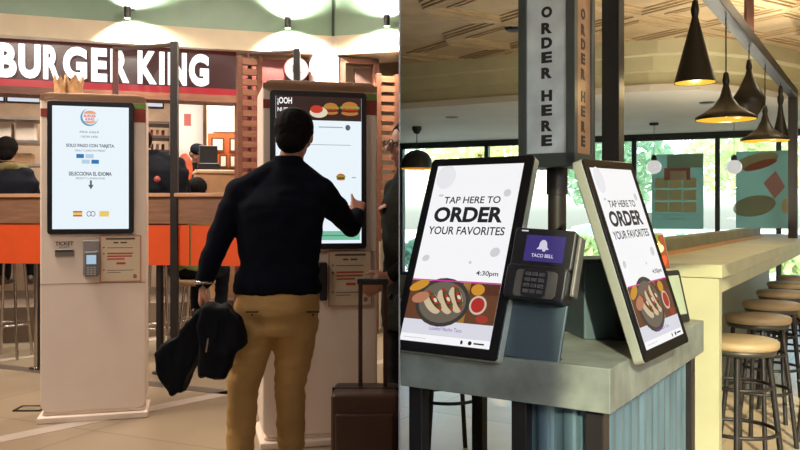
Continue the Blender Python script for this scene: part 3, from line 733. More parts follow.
J = dict(head=mm(294.5, 136, 3.76), neck=mm(288, 166, 3.74), sl=mm(240, 193, 3.73), sr=mm(321, 192, 3.73), waist=mm(279, 262, 3.72), hips=mm(277, 300, 3.72), hem=mm(277.5, 293, 3.72),
         el=mm(217, 243, 3.70), wl=mm(203, 284, 3.66), er=mm(350, 226, 3.97), wr=mm(357, 214, 4.2),
         hl=mm(257, 318, 3.72), hr=mm(297, 318, 3.72), kl=mm(243, 386, 3.73), kr=mm(290, 386, 3.76), al=Vector((-.18, .02, .085)), ar=Vector((.055, .07, .085)), tl=Vector((-.2, .15, .03)), tr=Vector((.075, .2, .03)))
man = person('man seen from behind in dark navy sweater and tan trousers touching the kiosk screen', R0, 0, J, m_navy, m_khaki, m_hair, m_skin, m_shoe, head_yaw=-.12, head_pitch=-.12, vox=.009, fold=.008, wid=1.04,
    pointing=True, hnd={'r': (Vector((.02, .7, .55)), Vector((-.25, .55, -.65)), 1, .55), 'l': (Vector((-.12, .1, -1)), Vector((.9, .3, 0)), 1, 1.15)})
m_pock = mat('pocket_seam', h2('4a3418'), .8)
for px in (252, 313):
    q = MB(); c = mm(px, 312, 3.57); q.box(c.x-.028, c.x+.028, c.y-.004, c.y+.012, c.z-.003, c.z+.003, m_pock); q.ball((c.x+(.0 if px < 280 else 0), c.y-.004, c.z-.012), (.005, .003, .006), m_blk, 8, 6); q.obj('pocket', man)
q = MB(); c = mm(203, 282, 3.66); q.ring(tuple(c), .036, .008, m_chrome); q.obj('wristwatch', man)
# jacket bundle held in the left hand
m_bund = mat('black_nylon', (.006, .007, .010), .75, bump=.35, bscale=25, vary=.3, vscale=8)
def bundle(outline, D, th, name, label, seed):
    random.seed(seed)
    c = sum((P(x, y_, D) for x, y_ in outline), Vector())/len(outline)
    t = thing(name, label, 'jacket', loc=c)
    bm = bmesh.new(); pts = [P(x, y_, D)-c for x, y_ in outline]
    f_ = [bm.verts.new(p*.93+Vector((0, -th, 0))) for p in pts]; m_ = [bm.verts.new(p) for p in pts]; b_ = [bm.verts.new(p*.93+Vector((0, th, 0))) for p in pts]; n = len(pts)
    bm.faces.new(f_); bm.faces.new(b_[::-1])
    for i in range(n):
        j = (i+1) % n; bm.faces.new((f_[i], m_[i], m_[j], f_[j])); bm.faces.new((m_[i], b_[i], b_[j], m_[j]))
    solid(bm, 'folded_cloth', m_bund, t, .009, 5, .012, 9, stretch=(2.2, 1, .7))
    return t
bA = bundle([(201, 308), (180, 332), (154, 352), (161, 378), (174, 396), (184, 391), (196, 362), (212, 340), (214, 312)], 3.62, .055, 'dark_jacket', 'dark jacket hanging from the man\'s hand, its lower end to the left', 3)
bB = bundle([(206, 303), (228, 304), (242, 318), (246, 345), (236, 352), (226, 378), (200, 378), (199, 345), (200, 318)], 3.55, .06, 'dark_jacket', 'bulky black folded jacket held nearest the man\'s leg', 5)
q = MB(); a = P(206, 352, 3.44)-bB.location; q.tube(a, a+Vector((.01, -.002, .06)), .005, m_chrome); q.obj('zip', bB)

# woman with suitcase at the right edge of the concourse
def std(sit=0., sh=1.43, arms=None, seat=None):
    J = dict(head=(0, .02, 1.63), neck=(0, 0, 1.49), sl=(-.17, 0, 1.41), sr=(.17, 0, 1.41), waist=(0, 0, 1.08), hips=(0, 0, .95), hem=(0, 0, .88),
             el=(-.23, .0, 1.13), wl=(-.22, .16, .95), er=(.23, 0, 1.13), wr=(.22, .16, .95), hl=(-.09, 0, .9), hr=(.09, 0, .9), kl=(-.1, .02, .48), kr=(.1, .02, .48),
             al=(-.1, -.02, .085), ar=(.1, -.02, .085), tl=(-.11, .1, .03), tr=(.11, .1, .03))
    if seat is not None:
        dz = seat-.8
        for k in ('head', 'neck', 'sl', 'sr', 'waist', 'hips', 'hem', 'el', 'er', 'wl', 'wr', 'hl', 'hr'): J[k] = (J[k][0], J[k][1], J[k][2]+dz)
        for a, s in (('l', -1), ('r', 1)):
            J['k'+a] = (s*.13, .38, seat+.08); J['a'+a] = (s*.12, .34, seat-.33); J['t'+a] = (s*.12, .46, seat-.39)
            J['w'+a] = (s*.12, .3, seat+.36); J['e'+a] = (s*.24, .1, seat+.33)
    if arms: J.update(arms)
    return J
m_coat = mat('dark_green_coat', h2('1d1e18'), .9, vary=.2)
wr_ = Vector((.055, 4.0, 0))
J = std(arms=dict(er=(.24, -.02, 1.12), wr=(.12, .07, 1.26), el=(-.24, -.02, 1.12), wl=(-.2, .2, 1.0)))
J['hem'] = (0, 0, .72)
# she faces left towards the counter
wom = person('person with black glasses and dark green coat standing behind the suitcase', wr_, math.radians(115), J, m_coat, mat('dark_trousers', (.015, .015, .018), .8), m_hair, m_skin, m_shoe, glasses=True, topname='coat', longhair=True)
for ch in list(wom.children):
    clip(ch, False, -.003)
    if not ch.data.polygons: bpy.data.objects.remove(ch)
m_case = mat('suitcase_shell', h2('4a2f24'), .45, vary=.12)
S = P(366, 0, 3.5); S.x = -.165
t = thing('suitcase', 'dark brown wheeled suitcase with raised handle standing beside the man', 'suitcase', loc=(S.x, 3.5, 0))
hx0, hx1 = P(333, 0, 3.5).x-S.x, -.006-S.x; zt = P(0, 388, 3.5).z
q = MB(); q.rrect(hx0, hx1, .05, zt, .02, -.12, .12, m_case); q.obj('shell', t, .018)
q = MB(); q.box(hx0-.003, hx1+.001, -.008, .008, .06, zt+.003, m_blk); q.obj('zip_seam', t)
q = MB(); q.box(hx0+.02, hx1-.02, -.135, -.115, .12, zt-.08, m_case); q.obj('front_pocket', t, .012)
xa, xb = P(360, 0, 3.5).x-S.x, P(385, 0, 3.5).x-S.x; zh = P(0, 282, 3.5).z
for x in (xa, xb): q = MB(); q.box(x-.009, x+.009, .03, .045, zt, zh, mat('handle_tube', h2('4c342c'), .4, .4)); q.obj('handle_tube', t, .003)
q = MB(); q.box(xa-.014, xb+.014, .02, .055, zh-.015, zh+.012, m_blk); q.obj('grip', t, .006)
for x in (hx0+.04, hx1-.04):
    for y_ in (-.08, .08): q = MB(); q.tube((x-.012, y_, .028), (x+.012, y_, .028), .028, m_blk); q.obj('wheel', t)
# background people
m_scarf = mat('olive_scarf', h2('6a6040'), .8, vary=.3, vscale=20)
person('person in a black jacket with olive scarf seated at the far left beyond the barrier', (-3.53, 7.18, 0), math.radians(10), std(seat=1.02), m_darkj, m_darkj, m_hair, m_skin, m_shoe, hood=m_scarf, topname='jacket', vox=.014, wid=1.35)
pp = person('hunched person in a dark jacket with a red badge seated right of the white kiosk', (-2.12, 7.02, 0), math.radians(20), std(seat=1.11, arms=dict(head=(-.14, .13, 1.91), neck=(-.05, .04, 1.80), wl=(-.12, .3, 1.45), wr=(.12, .3, 1.45))), m_darkj, m_darkj, m_hair, m_skin, m_shoe, topname='jacket', vox=.014, wid=1.3)
q = MB(); q.lathe([(0, 0), (.028, 0), (.028, .006), (0, .006)], (0, 0, 0), mat('badge_red', h2('9a4440'), .6), 16); o = q.obj('badge', pp); o.location = (-.02, -.185, 1.58); o.rotation_euler = (PI/2, 0, 0)
person('dark-haired person in a pale green top sitting low behind the barrier', (-1.91, 7.52, 0), math.radians(-5), std(seat=.67), mat('pale_green_cloth', h2('8fa060'), .8), m_darkj, m_hair, m_skin, m_shoe, topname='shirt', longhair=True, vox=.014)
kp = FM(9.75) @ Vector((fu(197, 9.75), 0, .35)); kp = Vector((kp.x, kp.y, .35))
person('worker in a black cap and dark uniform looking down behind the tan counter', kp, math.radians(205), std(arms=dict(wl=(-.12, .28, 1.12), wr=(.12, .28, 1.12))), m_darkj, m_darkj, m_hair, m_skin, m_shoe, cap=m_darkj, topname='shirt', head_pitch=-.4, head_yaw=.3, vox=.014)
random.seed(11)
# =================================================================== RIGHT PLACE
m_cfl = mat('cafe_tile', h2('c4ae8e'), .35, vary=.12, vscale=2); tile_floor(m_cfl, .9, .9, .57, .006, .6)
w = MB(); w.box(0, 7, -4.1, 14, -.1, 0, m_cfl); w.obj('floor_cafe', kind='structure')
rD = Vector((.539, .842, 0)).normalized(); lD = Vector((-rD.y, rD.x, 0)); A = Vector((.5355, 2.04, 0))
def dk(r, l, z=0.): return A+rD*r+lD*l+Vector((0, 0, z))
yaw = math.atan2(rD.y, rD.x)             # local X = r direction, Y = l direction
m_conc = mat('weathered_zinc_top', h2('747c76'), .5, .1, vary=.35, vscale=9, bump=.12, bscale=25)
DT = .9
C1 = dk(1.09, 0); C2 = dk(1.09, .95); tt = (C2.x-.001)/rD.x; C3 = C2-rD*tt; tl = (A.x-.001)/-lD.x; C4 = A+lD*tl
t = thing('ordering_counter', 'weathered grey square-edged counter carrying the two slanted order tablets', 'counter', loc=tuple(A))
q = MB(); q.prism([(p-A).xy for p in (A, C1, C2, C3, C4)], DT-.117, DT, m_conc); q.obj('worktop', t, .003)
def legat(r, l, wd=.05, nm='leg'):
    p = dk(r, l)-A; q = MB(); R = Matrix.Translation(p) @ Matrix.Rotation(yaw, 4, 'Z'); q.box(-wd/2, wd/2, -wd/2, wd/2, 0, DT-.117, m_bsteel, R); q.obj(nm, t, .003)
legat(.05, .05); legat(.05, .265, .045); legat(.05, .60, .045); legat(1.04, .05); legat(1.04, .9)
# corrugated base
def corr(p0, p1, m, nm, cols):
    q = MB(); d = (p1-p0); L0 = d.length; d.normalize(); nrm = Vector((d.y, -d.x, 0)); n = int(L0/.008); vs = []
    for i in range(n+1):
        s = L0*i/n; o_ = .008*math.copysign(abs(math.sin(s*2*PI/.076))**.5, math.sin(s*2*PI/.076))
        for z in (.03, DT-.118): vs.append(p0+d*s+nrm*o_+Vector((0, 0, z)))
    q.add(vs, [(2*i, 2*i+2, 2*i+3, 2*i+1) for i in range(n)], m)
    o = q.obj(nm, t); s_ = o.modifiers.new('s', 'SOLIDIFY'); s_.thickness = .004; return o
m_corr = mat('galvanised_corrugated', h2('64808f'), .35, .6, vary=.3, vscale=5, stretch=(3, 3, .4))
corr(dk(.06, .3)-A, dk(.06, .07)-A, m_corr, 'corrugated_panel', 0)
corr(dk(.08, .05)-A, dk(1.0, .05)-A, m_corr, 'corrugated_panel', 0)
corr(dk(1.0, .3)-A, dk(.08, .3)-A, m_corr, 'corrugated_panel', 0)
q = MB()
q.box(.06, 1.0, .06, .29, 0, .03, m_bsteel, Matrix.Rotation(yaw, 4, 'Z')); q.obj('base_rail', t)

# tablets -----------------------------------------------------------------
def rotm(rx, ry, rz): return Matrix.Rotation(rz, 4, 'Z') @ Matrix.Rotation(rx, 4, 'X') @ Matrix.Rotation(ry, 4, 'Y')
m_tw = lit('tablet_white', h2('f4f4f6'), 1.0); m_ti = lit('tablet_ink', h2('1c1c20'), .9); m_pk = lit('tablet_pink', h2('d8389c'), .9); m_pu = lit('tablet_purple', h2('7a3aa8'), .9)
m_edge = mat('silver_edge', h2('b8beb0'), .3, .6); m_gl = mat('black_glass', (.004, .004, .005), .12)
def tablet(W, H, pos, rx, ry, rz, label, foot):
    M = Matrix.Translation(pos) @ rotm(rx, ry, rz)
    t = thing('order_tablet', label, 'tablet', M=M, group='slanted order tablets')
    q = MB(); q.rrect(-W/2, W/2, 0, H, .012, 0, .03, m_edge); q.obj('housing', t, .003)
    q = MB(); q.rrect(-W/2+.0005, W/2-.0005, .0005, H-.0005, .012, -.005, .002, m_gl); bz = q.obj('front_glass', t, .001)
    q = MB(); q.box(-W/2+.05, W/2-.05, .03, .055, .05, H-.05, mat('rear_cover_tan', h2('9a8868'), .5)); q.obj('rear_cover', t, .012)
    a0, a1, b0, b1 = -W/2+.028, W/2-.03, .03, H-.026
    q = MB(); q.rect(a0, a1, b0, b1, -.0055, m_tw); q.obj('display', bz)
    w_ = a1-a0; h_ = b1-b0
    X = lambda f: a0+w_*f
    Z = lambda f: b0+h_*f
    for tx, xa_, xb_, za_, zb_, bo in (('TAP HERE TO', .17, .82, .772, .812, .015), ('ORDER', .086, .88, .662, .752, .04), ('YOUR FAVORITES', .057, .93, .592, .638, .015), ('4:30pm', .71, .95, .365, .398, .015)):
        q = MB(); q.text(tx, X(xa_), X(xb_), Z(za_), Z(zb_), -.006, m_ti, bo); q.obj('text_line', bz)
    gy = lit('tablet_grey', h2('d3d3d8'), .95)
    for fx, fz_, ra, rb, mm_, ro in ((.13, .93, .035, .04, lit('tablet_pale', h2('e6e6ea'), 1), 0), (.88, .83, .012, .012, gy, 0), (.87, .50, .016, .014, gy, .5), (.1, .455, .013, .01, gy, .4), (.62, .44, .005, .005, gy, 0), (.12, .82, .01, .004, gy, 0)):
        q = MB(); q.disc(X(fx), Z(fz_), ra, rb, -.006, mm_, ro); q.obj('pale_spot', bz)
    # food picture
    q = MB(); y = -.006; z0, z1 = Z(.118), Z(.33)
    def fl(n_, c_): return lit('pic_'+n_, h2(c_), .85)
    q.rect(a0, a1, z0, z1, y, fl('wood', '6a4026')); q.rect(a0, a1, z1, z1+.004, y-.001, m_pk)
    q.rect(X(.66), a1, Z(.27), z1, y-.0003, fl('dark', '5a3020')); q.rect(X(.6), X(.68), z0, z1, y-.0003, fl('gold', 'a87830'))
    cx, cz, r = X(.4), Z(.218), .08*w_/.3
    def cd(dx, dz, rx_, rz_, m, k, rot=0): q.disc(cx+dx*r, cz+dz*r, rx_*r, rz_*r, y-.0004*k, m, rot)
    cd(0, 0, 1.15, .92, fl('bowl_rim', '3c3834'), 2); cd(0, 0, 1.0, .78, fl('bowl', '6f6558'), 3)
    for (ox, oz, an) in ((-.42, -.05, -.75), (.12, .02, -.95), (.55, .12, -1.1)):
        cd(ox, oz, .52, .27, fl('cream', 'd6c4a0'), 4, an); cd(ox+.1, oz+.08, .46, .13, fl('beef', '5c2c1a'), 5, an)
        for i in range(7):
            k = -.42+.14*i; cd(ox+.1+k*math.cos(an)+.03*(i % 2), oz+.1+k*math.sin(an), .1, .06, [fl('red', 'a83a2c'), fl('green', '4e5c28'), fl('red', 'a83a2c'), fl('pale', 'e8dcc0')][i % 4], 6+i % 2, i*.8)
    cd(-.95, .12, .38, .2, fl('hand', 'c08060'), 8, .3)
    q.disc(X(.8), Z(.215), .028, .028, y-.002, fl('dish', 'd8c8b4')); q.disc(X(.8), Z(.215), .022, .022, y-.0024, fl('salsa', 'b82c24')); q.disc(X(.77), Z(.295), .022, .017, y-.002, fl('cheese', 'd8982c')); q.disc(X(.87), Z(.145), .02, .012, y-.002, fl('red', 'a83a2c'))
    q.disc(X(.1), Z(.3), .035, .014, y-.002, fl('cheese', 'd8982c'), .4)
    q.obj('food_picture', bz)
    q = MB(); q.rect(a0, a1, Z(.04), Z(.118), y, lit('tablet_band', h2('dcdce6'), .95)); q.obj('caption_band', bz); q = MB(); q.text('Loaded Nacho Taco', X(.32), X(.68), Z(.068), Z(.087), y-.001, m_pu); q.obj('caption_text', bz)
    q = MB(); q.disc(X(.7), Z(.02), .004, .006, y, m_ti); q.obj('footer_mark', bz); q = MB(); q.disc(X(.79), Z(.02), .006, .006, y, m_ti); q.obj('footer_mark', bz); q = MB(); q.rect(X(.83), X(.94), Z(.016), Z(.024), y, m_ti); q.obj('footer_mark', bz); q = MB(); q.rect(X(.05), X(.3), Z(.018), Z(.022), y, gy); q.obj('footer_mark', bz)
    # foot: wedge behind
    q = MB(); q.tube((0, .06, H*.45), M.inverted() @ Vector(foot), .018, m_bsteel); q.obj('support_arm', t)
    q = MB(); f = Vector(foot); q.add([M.inverted() @ (f+Vector((.045*math.cos(a), .045*math.sin(a), z))) for z in (0, .01) for a in [2*PI*k/20 for k in range(20)]],
           [tuple(range(20))[::-1], tuple(range(20, 40))]+[(k, (k+1) % 20, 20+(k+1) % 20, 20+k) for k in range(20)], m_bsteel); q.obj('foot_plate', t)
    return t
s1 = .36/.34
t1 = tablet(.36, .586*s1, (.112*s1, 2.152*s1, CZ+(.915-CZ)*s1), math.radians(-22.1), 0, math.radians(-35.5), 'large slanted tablet at the left showing TAP HERE TO ORDER, front edge almost frontal', tuple(dk(.26, .42, DT)))
s2 = 1.0
t2 = tablet(.385, .58, (.766*s2, 2.290*s2, CZ+(.899-CZ)*s2), math.radians(-17.7), math.radians(-1.1), math.radians(53.5), 'narrow-looking slanted tablet at the right, turned toward the stools, with a silver side edge', tuple(dk(.50, .12, DT)))
bpy.context.view_layer.update()
for ch in list(t1.children_recursive): clip(ch, True, .0005)
q = MB(); q.box(.36/2-.075, .36/2-.006, -.0045, -.0042, .006, .05, mat('blue_sticker', h2('3a6ea0'), .4)); q.obj('blue_corner', t1)

# payment terminal ---------------------------------------------------------
TM = Matrix.Translation(P(528, 363, 2.15)+Vector((0, 0, .003))) @ rotm(math.radians(-20), 0, math.radians(-24))
TM = Matrix.Translation((.352, 2.17, DT-.0)) @ rotm(math.radians(-18), math.radians(3), math.radians(-30))
t = thing('payment_terminal', 'black card payment terminal with purple screen on a slate stand between the tablets', 'payment terminal', M=TM)
m_slate = mat('slate_stand', h2('3f5058'), .45, .3, vary=.12)
q = MB(); q.box(-.08, .082, .0, .012, .0, .18, m_slate); q.box(-.075, .077, .012, .09, .0, .02, m_slate); q.obj('stand', t, .003)
m_tb = mat('terminal_black', (.014, .014, .016), .3); m_tg = mat('terminal_grey', h2('55544f'), .4)
q = MB(); q.rrect(-.09, .088, .245, .36, .01, -.035, .02, m_tb); q.obj('head', t, .004)
q = MB(); q.rrect(-.088, .086, .155, .25, .012, -.055, .015, m_tb); kb = q.obj('keypad_body', t, .005)
q = MB(); q.rrect(-.058, .062, .16, .235, .012, -.0575, -.05, m_tg); q.obj('grey_surround', kb)
q = MB(); q.rrect(-.035, .035, .16, .24, .014, -.06, -.05, m_tb); q.obj('key_plate', kb)
q = MB()
for i in range(4):
    for j in range(3): q.box(-.028+.02*j, -.013+.02*j, -.065, -.06, .17+.016*i, .18+.016*i, mat('key_dark', h2('4c4c4e'), .4))
q.obj('keys', kb)
q = MB(); q.rect(-.052, .062, .265, .34, -.0365, lit('terminal_purple', h2('3b2f78'), .9)); dp = q.obj('display', t)
q = MB(); wv = lit('terminal_white', h2('d8d4e8'), .9); q.xz([(x-.0, z-.025) for x, z in ((-.018, .325), (.018, .325), (.012, .332), (.01, .345), (.004, .352), (-.004, .352), (-.01, .345), (-.012, .332))], -.0375, -.037, wv); q.disc(0.004, .298, .005, .004, -.0375, wv); q.obj('bell_logo', dp)
q = MB(); q.text('TACO BELL', -.03, .034, .277, .287, -.0375, wv, .02); q.obj('lettering', dp)
q = MB(); q.rect(-.07, -.05, .349, .353, -.0365, MATS['tablet_grey']); q.obj('maker_mark', t)
q = MB(); q.box(.088, .1, -.02, .02, .18, .35, m_tg); q.obj('side_reader', t, .004)
# dark cabinet on the counter
BM = Matrix.Translation(P(584, 342, 2.5).xy.to_3d()+Vector((0, 0, DT))) @ Matrix.Rotation(math.radians(6), 4, 'Z')
t = thing('counter_box', 'dark blue-grey steel box standing behind the terminal and the right tablet', 'box', M=BM)
q = MB(); q.box(0, .2, 0, .2, 0, .245, mat('blue_grey_steel', h2('50626a'), .4, .3, vary=.2)); q.obj('casing', t, .005)
q = MB(); q.box(.0, .2, 0, .2, .246, .252, mat('box_lid', h2('3a4a50'), .4, .3)); q.obj('lid', t, .002)
# third tablet / menu holder at far end of counter
HM = Matrix.Translation(tuple(P(674, 0, 2.85).xy)+(DT,)) @ rotm(math.radians(-14), 0, math.radians(38))
t = thing('menu_holder', 'small leaning menu holder with a taco picture behind the right tablet', 'menu holder', M=HM)
q = MB(); q.rrect(-.055, .055, .1, .335, .006, 0, .014, m_edge); q.obj('panel', t, .002)
q = MB(); q.rect(-.045, .05, .2, .325, -.001, mat('menu_picture_brown', h2('7a3c22'), .5)); 
for i, (dx, dz, r1, r2, c_) in enumerate(((-.01, .29, .03, .02, 'd8a860'), (.015, .275, .02, .014, 'e8d0a0'), (-.015, .24, .025, .014, 'b83a24'), (.02, .23, .022, .014, 'c44a2c'), (0, .31, .02, .01, '6a7a30'))): q.disc(dx, dz, r1, r2, -.002-.0004*i, mat('menu_'+c_, h2(c_), .5), .3*i)
q.obj('picture', t)
q = MB(); q.rrect(-.05, .06, .0, .19, .012, -.03, -.004, m_blk); q.obj('card_frame', t, .004)
q = MB(); q.rect(-.035, .045, .03, .17, -.0315, mat('card_white', h2('8e9a84'), .5)); q.obj('card', t)

# sign box on its post -----------------------------------------------------
PC = A+Vector((0, 0, 0)); near = Vector((.568, 2.6, 0)); w0 = .2
sc = near+(rD+lD)*w0/2
t = thing('hanging_order_sign', 'square steel sign column with upright letters ORDER HERE on its faces, on a black post', 'sign', loc=(sc.x, sc.y, DT), rotz=yaw)
z0, z1 = 1.45-DT, 2.35-DT
m_frame = mat('sign_frame_steel', h2('5a605c'), .4, .5, vary=.12); m_pan = mat('galvanised_panel', h2('cfdada'), .4, .1, vary=.16, vscale=12)
q = MB(); hw = w0/2
for x in (-hw, hw-.03):
    for y_ in (-hw, hw-.03): q.box(x, x+.03, y_, y_+.03, z0, z1, m_frame)
q.box(-hw, hw, -hw, hw, z0, z0+.045, m_frame); q.box(-hw, hw, -hw, hw, z1-.03, z1, m_frame); q.obj('frame', t, .002)
m_pan2 = mat('copper_tan_panel', h2('b08c6c'), .4, .15, vary=.2, vscale=14); e_ = hw-.008
for bx, mm_ in (((-e_, -e_+.006, -e_, e_), m_pan), ((e_-.006, e_, -e_, e_), m_pan), ((-e_+.006, e_-.006, -e_, -e_+.006), m_pan2), ((-e_+.006, e_-.006, e_-.006, e_), m_pan2)):
    q = MB(); q.box(*bx, z0+.045, z1-.03, mm_); q.obj('face_panel', t, label='grey galvanised panel' if mm_ is m_pan else 'copper tan panel')
m_ltr = mat('sign_letter_black', (.02, .02, .02), .5)
zc = lambda py: CZ-(py-HOR)*2.68/F-DT
rows = [('O', 13.5), ('R', 29.5), ('D', 44), ('E', 58.5), ('R', 74), ('H', 96.5), ('E', 111), ('R', 126.5), ('E', 141)]
faceL = Matrix.Rotation(-PI/2, 4, 'Z')      # local face pointing -X (toward camera-left)
for ch, py in rows:
    z = zc(py)
    q = MB(); q.text(ch, -.019, .019, z-.0185, z+.0185, -hw+.0075, m_ltr, .05, .01, M=faceL); q.obj('letter', t)
    q = MB(); q.text(ch, -.019, .019, z-.0185, z+.0185, -hw+.0075, m_ltr, .05, .01); q.obj('letter', t)
q = MB(); q.tube((0, 0, 0), (0, 0, z0), .031, m_bsteel, n=20); q.tube((0, 0, z0-.09), (0, 0, z0), .036, m_bsteel, n=20); q.obj('post', t)
q = MB(); q.lathe([(0, 0), (.06, 0), (.06, .012), (0, .012)], (0, 0, 0), m_bsteel); q.obj('base_flange', t)
# second square post
p = P(613, 0, 2.92)
q = MB(); q.box(-.032, .032, -.032, .032, 0, 2.75-DT, m_bsteel); o = q.obj('steel_post', bevel=.003); o.location = (p.x, p.y, DT); o.rotation_euler = (0, 0, yaw); tag(o, 'thick dark square steel post rising behind the right tablet to the ceiling', 'post')

# long counter ---------------------------------------------------------------
r2 = Vector((.522, .853, 0)).normalized(); y2 = math.atan2(r2.y, r2.x)
m_cc = mat('cream_counter', h2('a5a482'), .5, vary=.12, vscale=4, bump=.05); m_cc2 = mat('cream_counter_panel', h2('a4a384'), .55, vary=.08, vscale=3)
LA = Vector((1.336, 3.32, 0))
t = thing('long_bar_counter', 'long cream bar counter with stools along its right side, running toward the windows', 'counter', loc=tuple(LA), rotz=y2)
q = MB(); q.box(0, 5.3, 0, .52, 1.024, 1.08, m_cc); q.obj('worktop', t, .003)
q = MB(); q.box(.0, .07, .012, .52, 0, 1.022, m_cc2); q.obj('end_panel', t, .002)
q = MB(); q.box(.075, 5.3, .03, .06, .95, 1.022, m_cc); q.obj('apron', t)
q = MB(); q.box(.075, 5.3, .44, .5, 0, 1.022, mat('panel_olive', h2('6a6a50'), .6)); q.obj('rear_panel', t)
t = thing('counter_backboard', 'low olive backboard standing along the rear of the long cream counter', 'backboard', loc=tuple(LA+Vector((0, 0, 1.08))), rotz=y2)
q = MB(); q.box(.3, 4.1, .37, .45, 0, .085, mat('olive_board', h2('6b6844'), .6, vary=.2, vscale=10)); q.obj('board', t, .004)
q = MB(); q.box(.3, 4.1, .35, .37, 0, .02, mat('orange_wood_strip', h2('b08048'), .5)); q.obj('wood_strip', t)
# stools
m_seat = mat('stool_seat_tan', h2('988462'), .5, vary=.12); m_rim = mat('stool_seat_dark', h2('30302a'), .4)
def stool(loc, rz, label):
    t = thing('bar_stool', label, 'stool', loc=loc, rotz=rz, group='black bar stools along the cream counter')
    q = MB(); q.lathe([(0, .69), (.165, .69), (.172, .7), (.172, .72), (.16, .728), (0, .728)], (0, 0, 0), m_seat, 40); q.obj('seat', t)
    q = MB(); q.lathe([(0, .665), (.155, .665), (.165, .69), (0, .69)], (0, 0, 0), m_rim, 40); q.obj('seat_ring', t)
    for k in range(4):
        a = PI/4+PI/2*k; q = MB(); q.tube((.125*math.cos(a), .125*math.sin(a), .668), (.2*math.cos(a), .2*math.sin(a), 0), .0125, m_bsteel); q.obj('leg', t)
    q = MB(); q.ring((0, 0, .32), .166, .009, m_bsteel); q.obj('foot_ring', t)
    q = MB(); q.ring((0, 0, .52), .14, .008, m_bsteel); q.obj('upper_ring', t)
    return t
st0 = None
spots = [(1.53, 3.62), (1.985, 4.44), (2.36, 5.08), (2.77, 5.8), (3.17, 6.5), (3.56, 7.15)]
lbs = ['black bar stool with tan seat, nearest of those along the cream counter', 'second black bar stool from the near end of the cream counter', 'third black bar stool from the near end of the cream counter', 'fourth black bar stool from the near end of the cream counter', 'fifth black bar stool from the near end of the cream counter', 'farthest black bar stool along the cream counter']
for i, (x, y_) in enumerate(spots):
    if i == 0: st0 = stool((x, y_, 0), .35, lbs[0])
    else: dup(st0, (x, y_, 0), .35+i*.2, lbs[i])
o = dup(st0, (.13+.12, 4.25, 0), .2, 'dark-legged bar stool seen under the left part of the grey counter', group='')
del o['group']
o2 = dup(st0, (2.45, 4.55, 0), .9, 'black bar stool standing apart at the right edge, behind the nearest stool'); 

# pendant lamps --------------------------------------------------------------
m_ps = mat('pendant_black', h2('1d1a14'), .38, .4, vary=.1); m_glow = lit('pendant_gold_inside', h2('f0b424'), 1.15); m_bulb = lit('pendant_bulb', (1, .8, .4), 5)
BZ = 2.3
bd = Vector((1.98, 3.23, 0)).normalized(); B0 = Vector((1.55, 3.867, 0))
def beam_at(px):
    k = (px-400)/F; s = (k*B0.y-B0.x)/(bd.x-k*bd.y); return B0+bd*s
def pendant(p, zb, prof, label, topz, glow=True, kind='pendant_lamp'):
    t = thing(kind, label, 'pendant lamp', loc=(p.x, p.y, zb), group='black pendant lamps on the beam')
    q = MB(); inner = [(max(r-.006, .001), z-.0) for r, z in prof][::-1]
    q.lathe(prof, (0, 0, 0), m_ps, 40); q.obj('shade', t)
    q = MB(); q.lathe([(max(r-.005, .002), z+.001) for r, z in prof[:-1]], (0, 0, 0), m_glow if glow else m_ps, 40); q.obj('gold_lining', t)
    q = MB(); q.ball((0, 0, .05), (.028, .028, .035), m_bulb, 12, 8); q.obj('bulb', t)
    h = prof[-1][1]
    q = MB(); q.tube((0, 0, h-.01), (0, 0, topz-zb), .0035, m_blk, n=6); q.obj('cord', t)
    q = MB(); q.lathe([(.012, h-.02), (.018, h+.01), (.012, h+.05), (.004, h+.055)], (0, 0, 0), m_ps, 16); q.obj('cord_grip', t)
    l = bpy.data.lights.new('lamp_bulb', 'POINT'); l.energy = 3; l.color = (1, .75, .35); l.shadow_soft_size = .02; lo = bpy.data.objects.new('lamp_bulb', l); COL.objects.link(lo); lo.parent = t; lo.location = (0, 0, .0)
p = beam_at(695); k = p.y/F
pendant(p, CZ+(HOR-83)*k, [(20.5*k, 0), (19*k, 4*k), (4*k, 62*k), (2.2*k, 70*k)], 'tall cone-shaped black pendant lamp with glowing yellow mouth', BZ-.03)
p = beam_at(726); k = p.y/F
pendant(p, CZ+(HOR-120)*k, [(29*k, 0), (29*k, 3*k), (22*k, 7*k), (12*k, 14*k), (6*k, 23*k), (3*k, 34*k), (2*k, 37*k)], 'widest black pendant lamp, hat-shaped with a yellow lining', BZ-.03)
p = beam_at(749); k = p.y/F
pendant(p, CZ+(HOR-116)*k, [(8*k, 0), (15*k, 10*k), (15.5*k, 18*k), (10*k, 27*k), (4*k, 40*k), (2*k, 47*k)], 'bulb-shaped black pendant lamp with a narrow mouth', BZ-.03, False)
p = beam_at(765); k = p.y/F
pendant(p, CZ+(HOR-141)*k, [(23*k, 0), (23*k, 2.5*k), (16*k, 6*k), (8*k, 12*k), (4*k, 20*k), (2*k, 28*k)], 'smaller hat-shaped black pendant lamp near the window', BZ-.03)
p = beam_at(780.5); k = p.y/F
pendant(p, CZ+(HOR-141)*k, [(8*k, 0), (8*k, 2*k), (3*k, 26*k), (2*k, 36*k), (3*k, 40*k), (3*k, 44*k), (1.5*k, 48*k)], 'slim bell-shaped black pendant lamp farthest along the beam', BZ-.03)
t = thing('lamp_beam', 'black overhead steel beam with end post carrying the pendant lamps', 'beam', loc=tuple(beam_at(793)))
L0 = beam_at(793)
q = MB(); a = Matrix.Rotation(math.atan2(bd.y, bd.x), 4, 'Z'); q.box(-4.6, .035, -.035, .035, BZ-.035, BZ+.03, m_bsteel, a); q.obj('beam', t, .003)
q = MB(); q.box(-.035, .035, -.035, .035, 1.08, BZ-.035, m_bsteel, a); q.obj('end_post', t, .003)
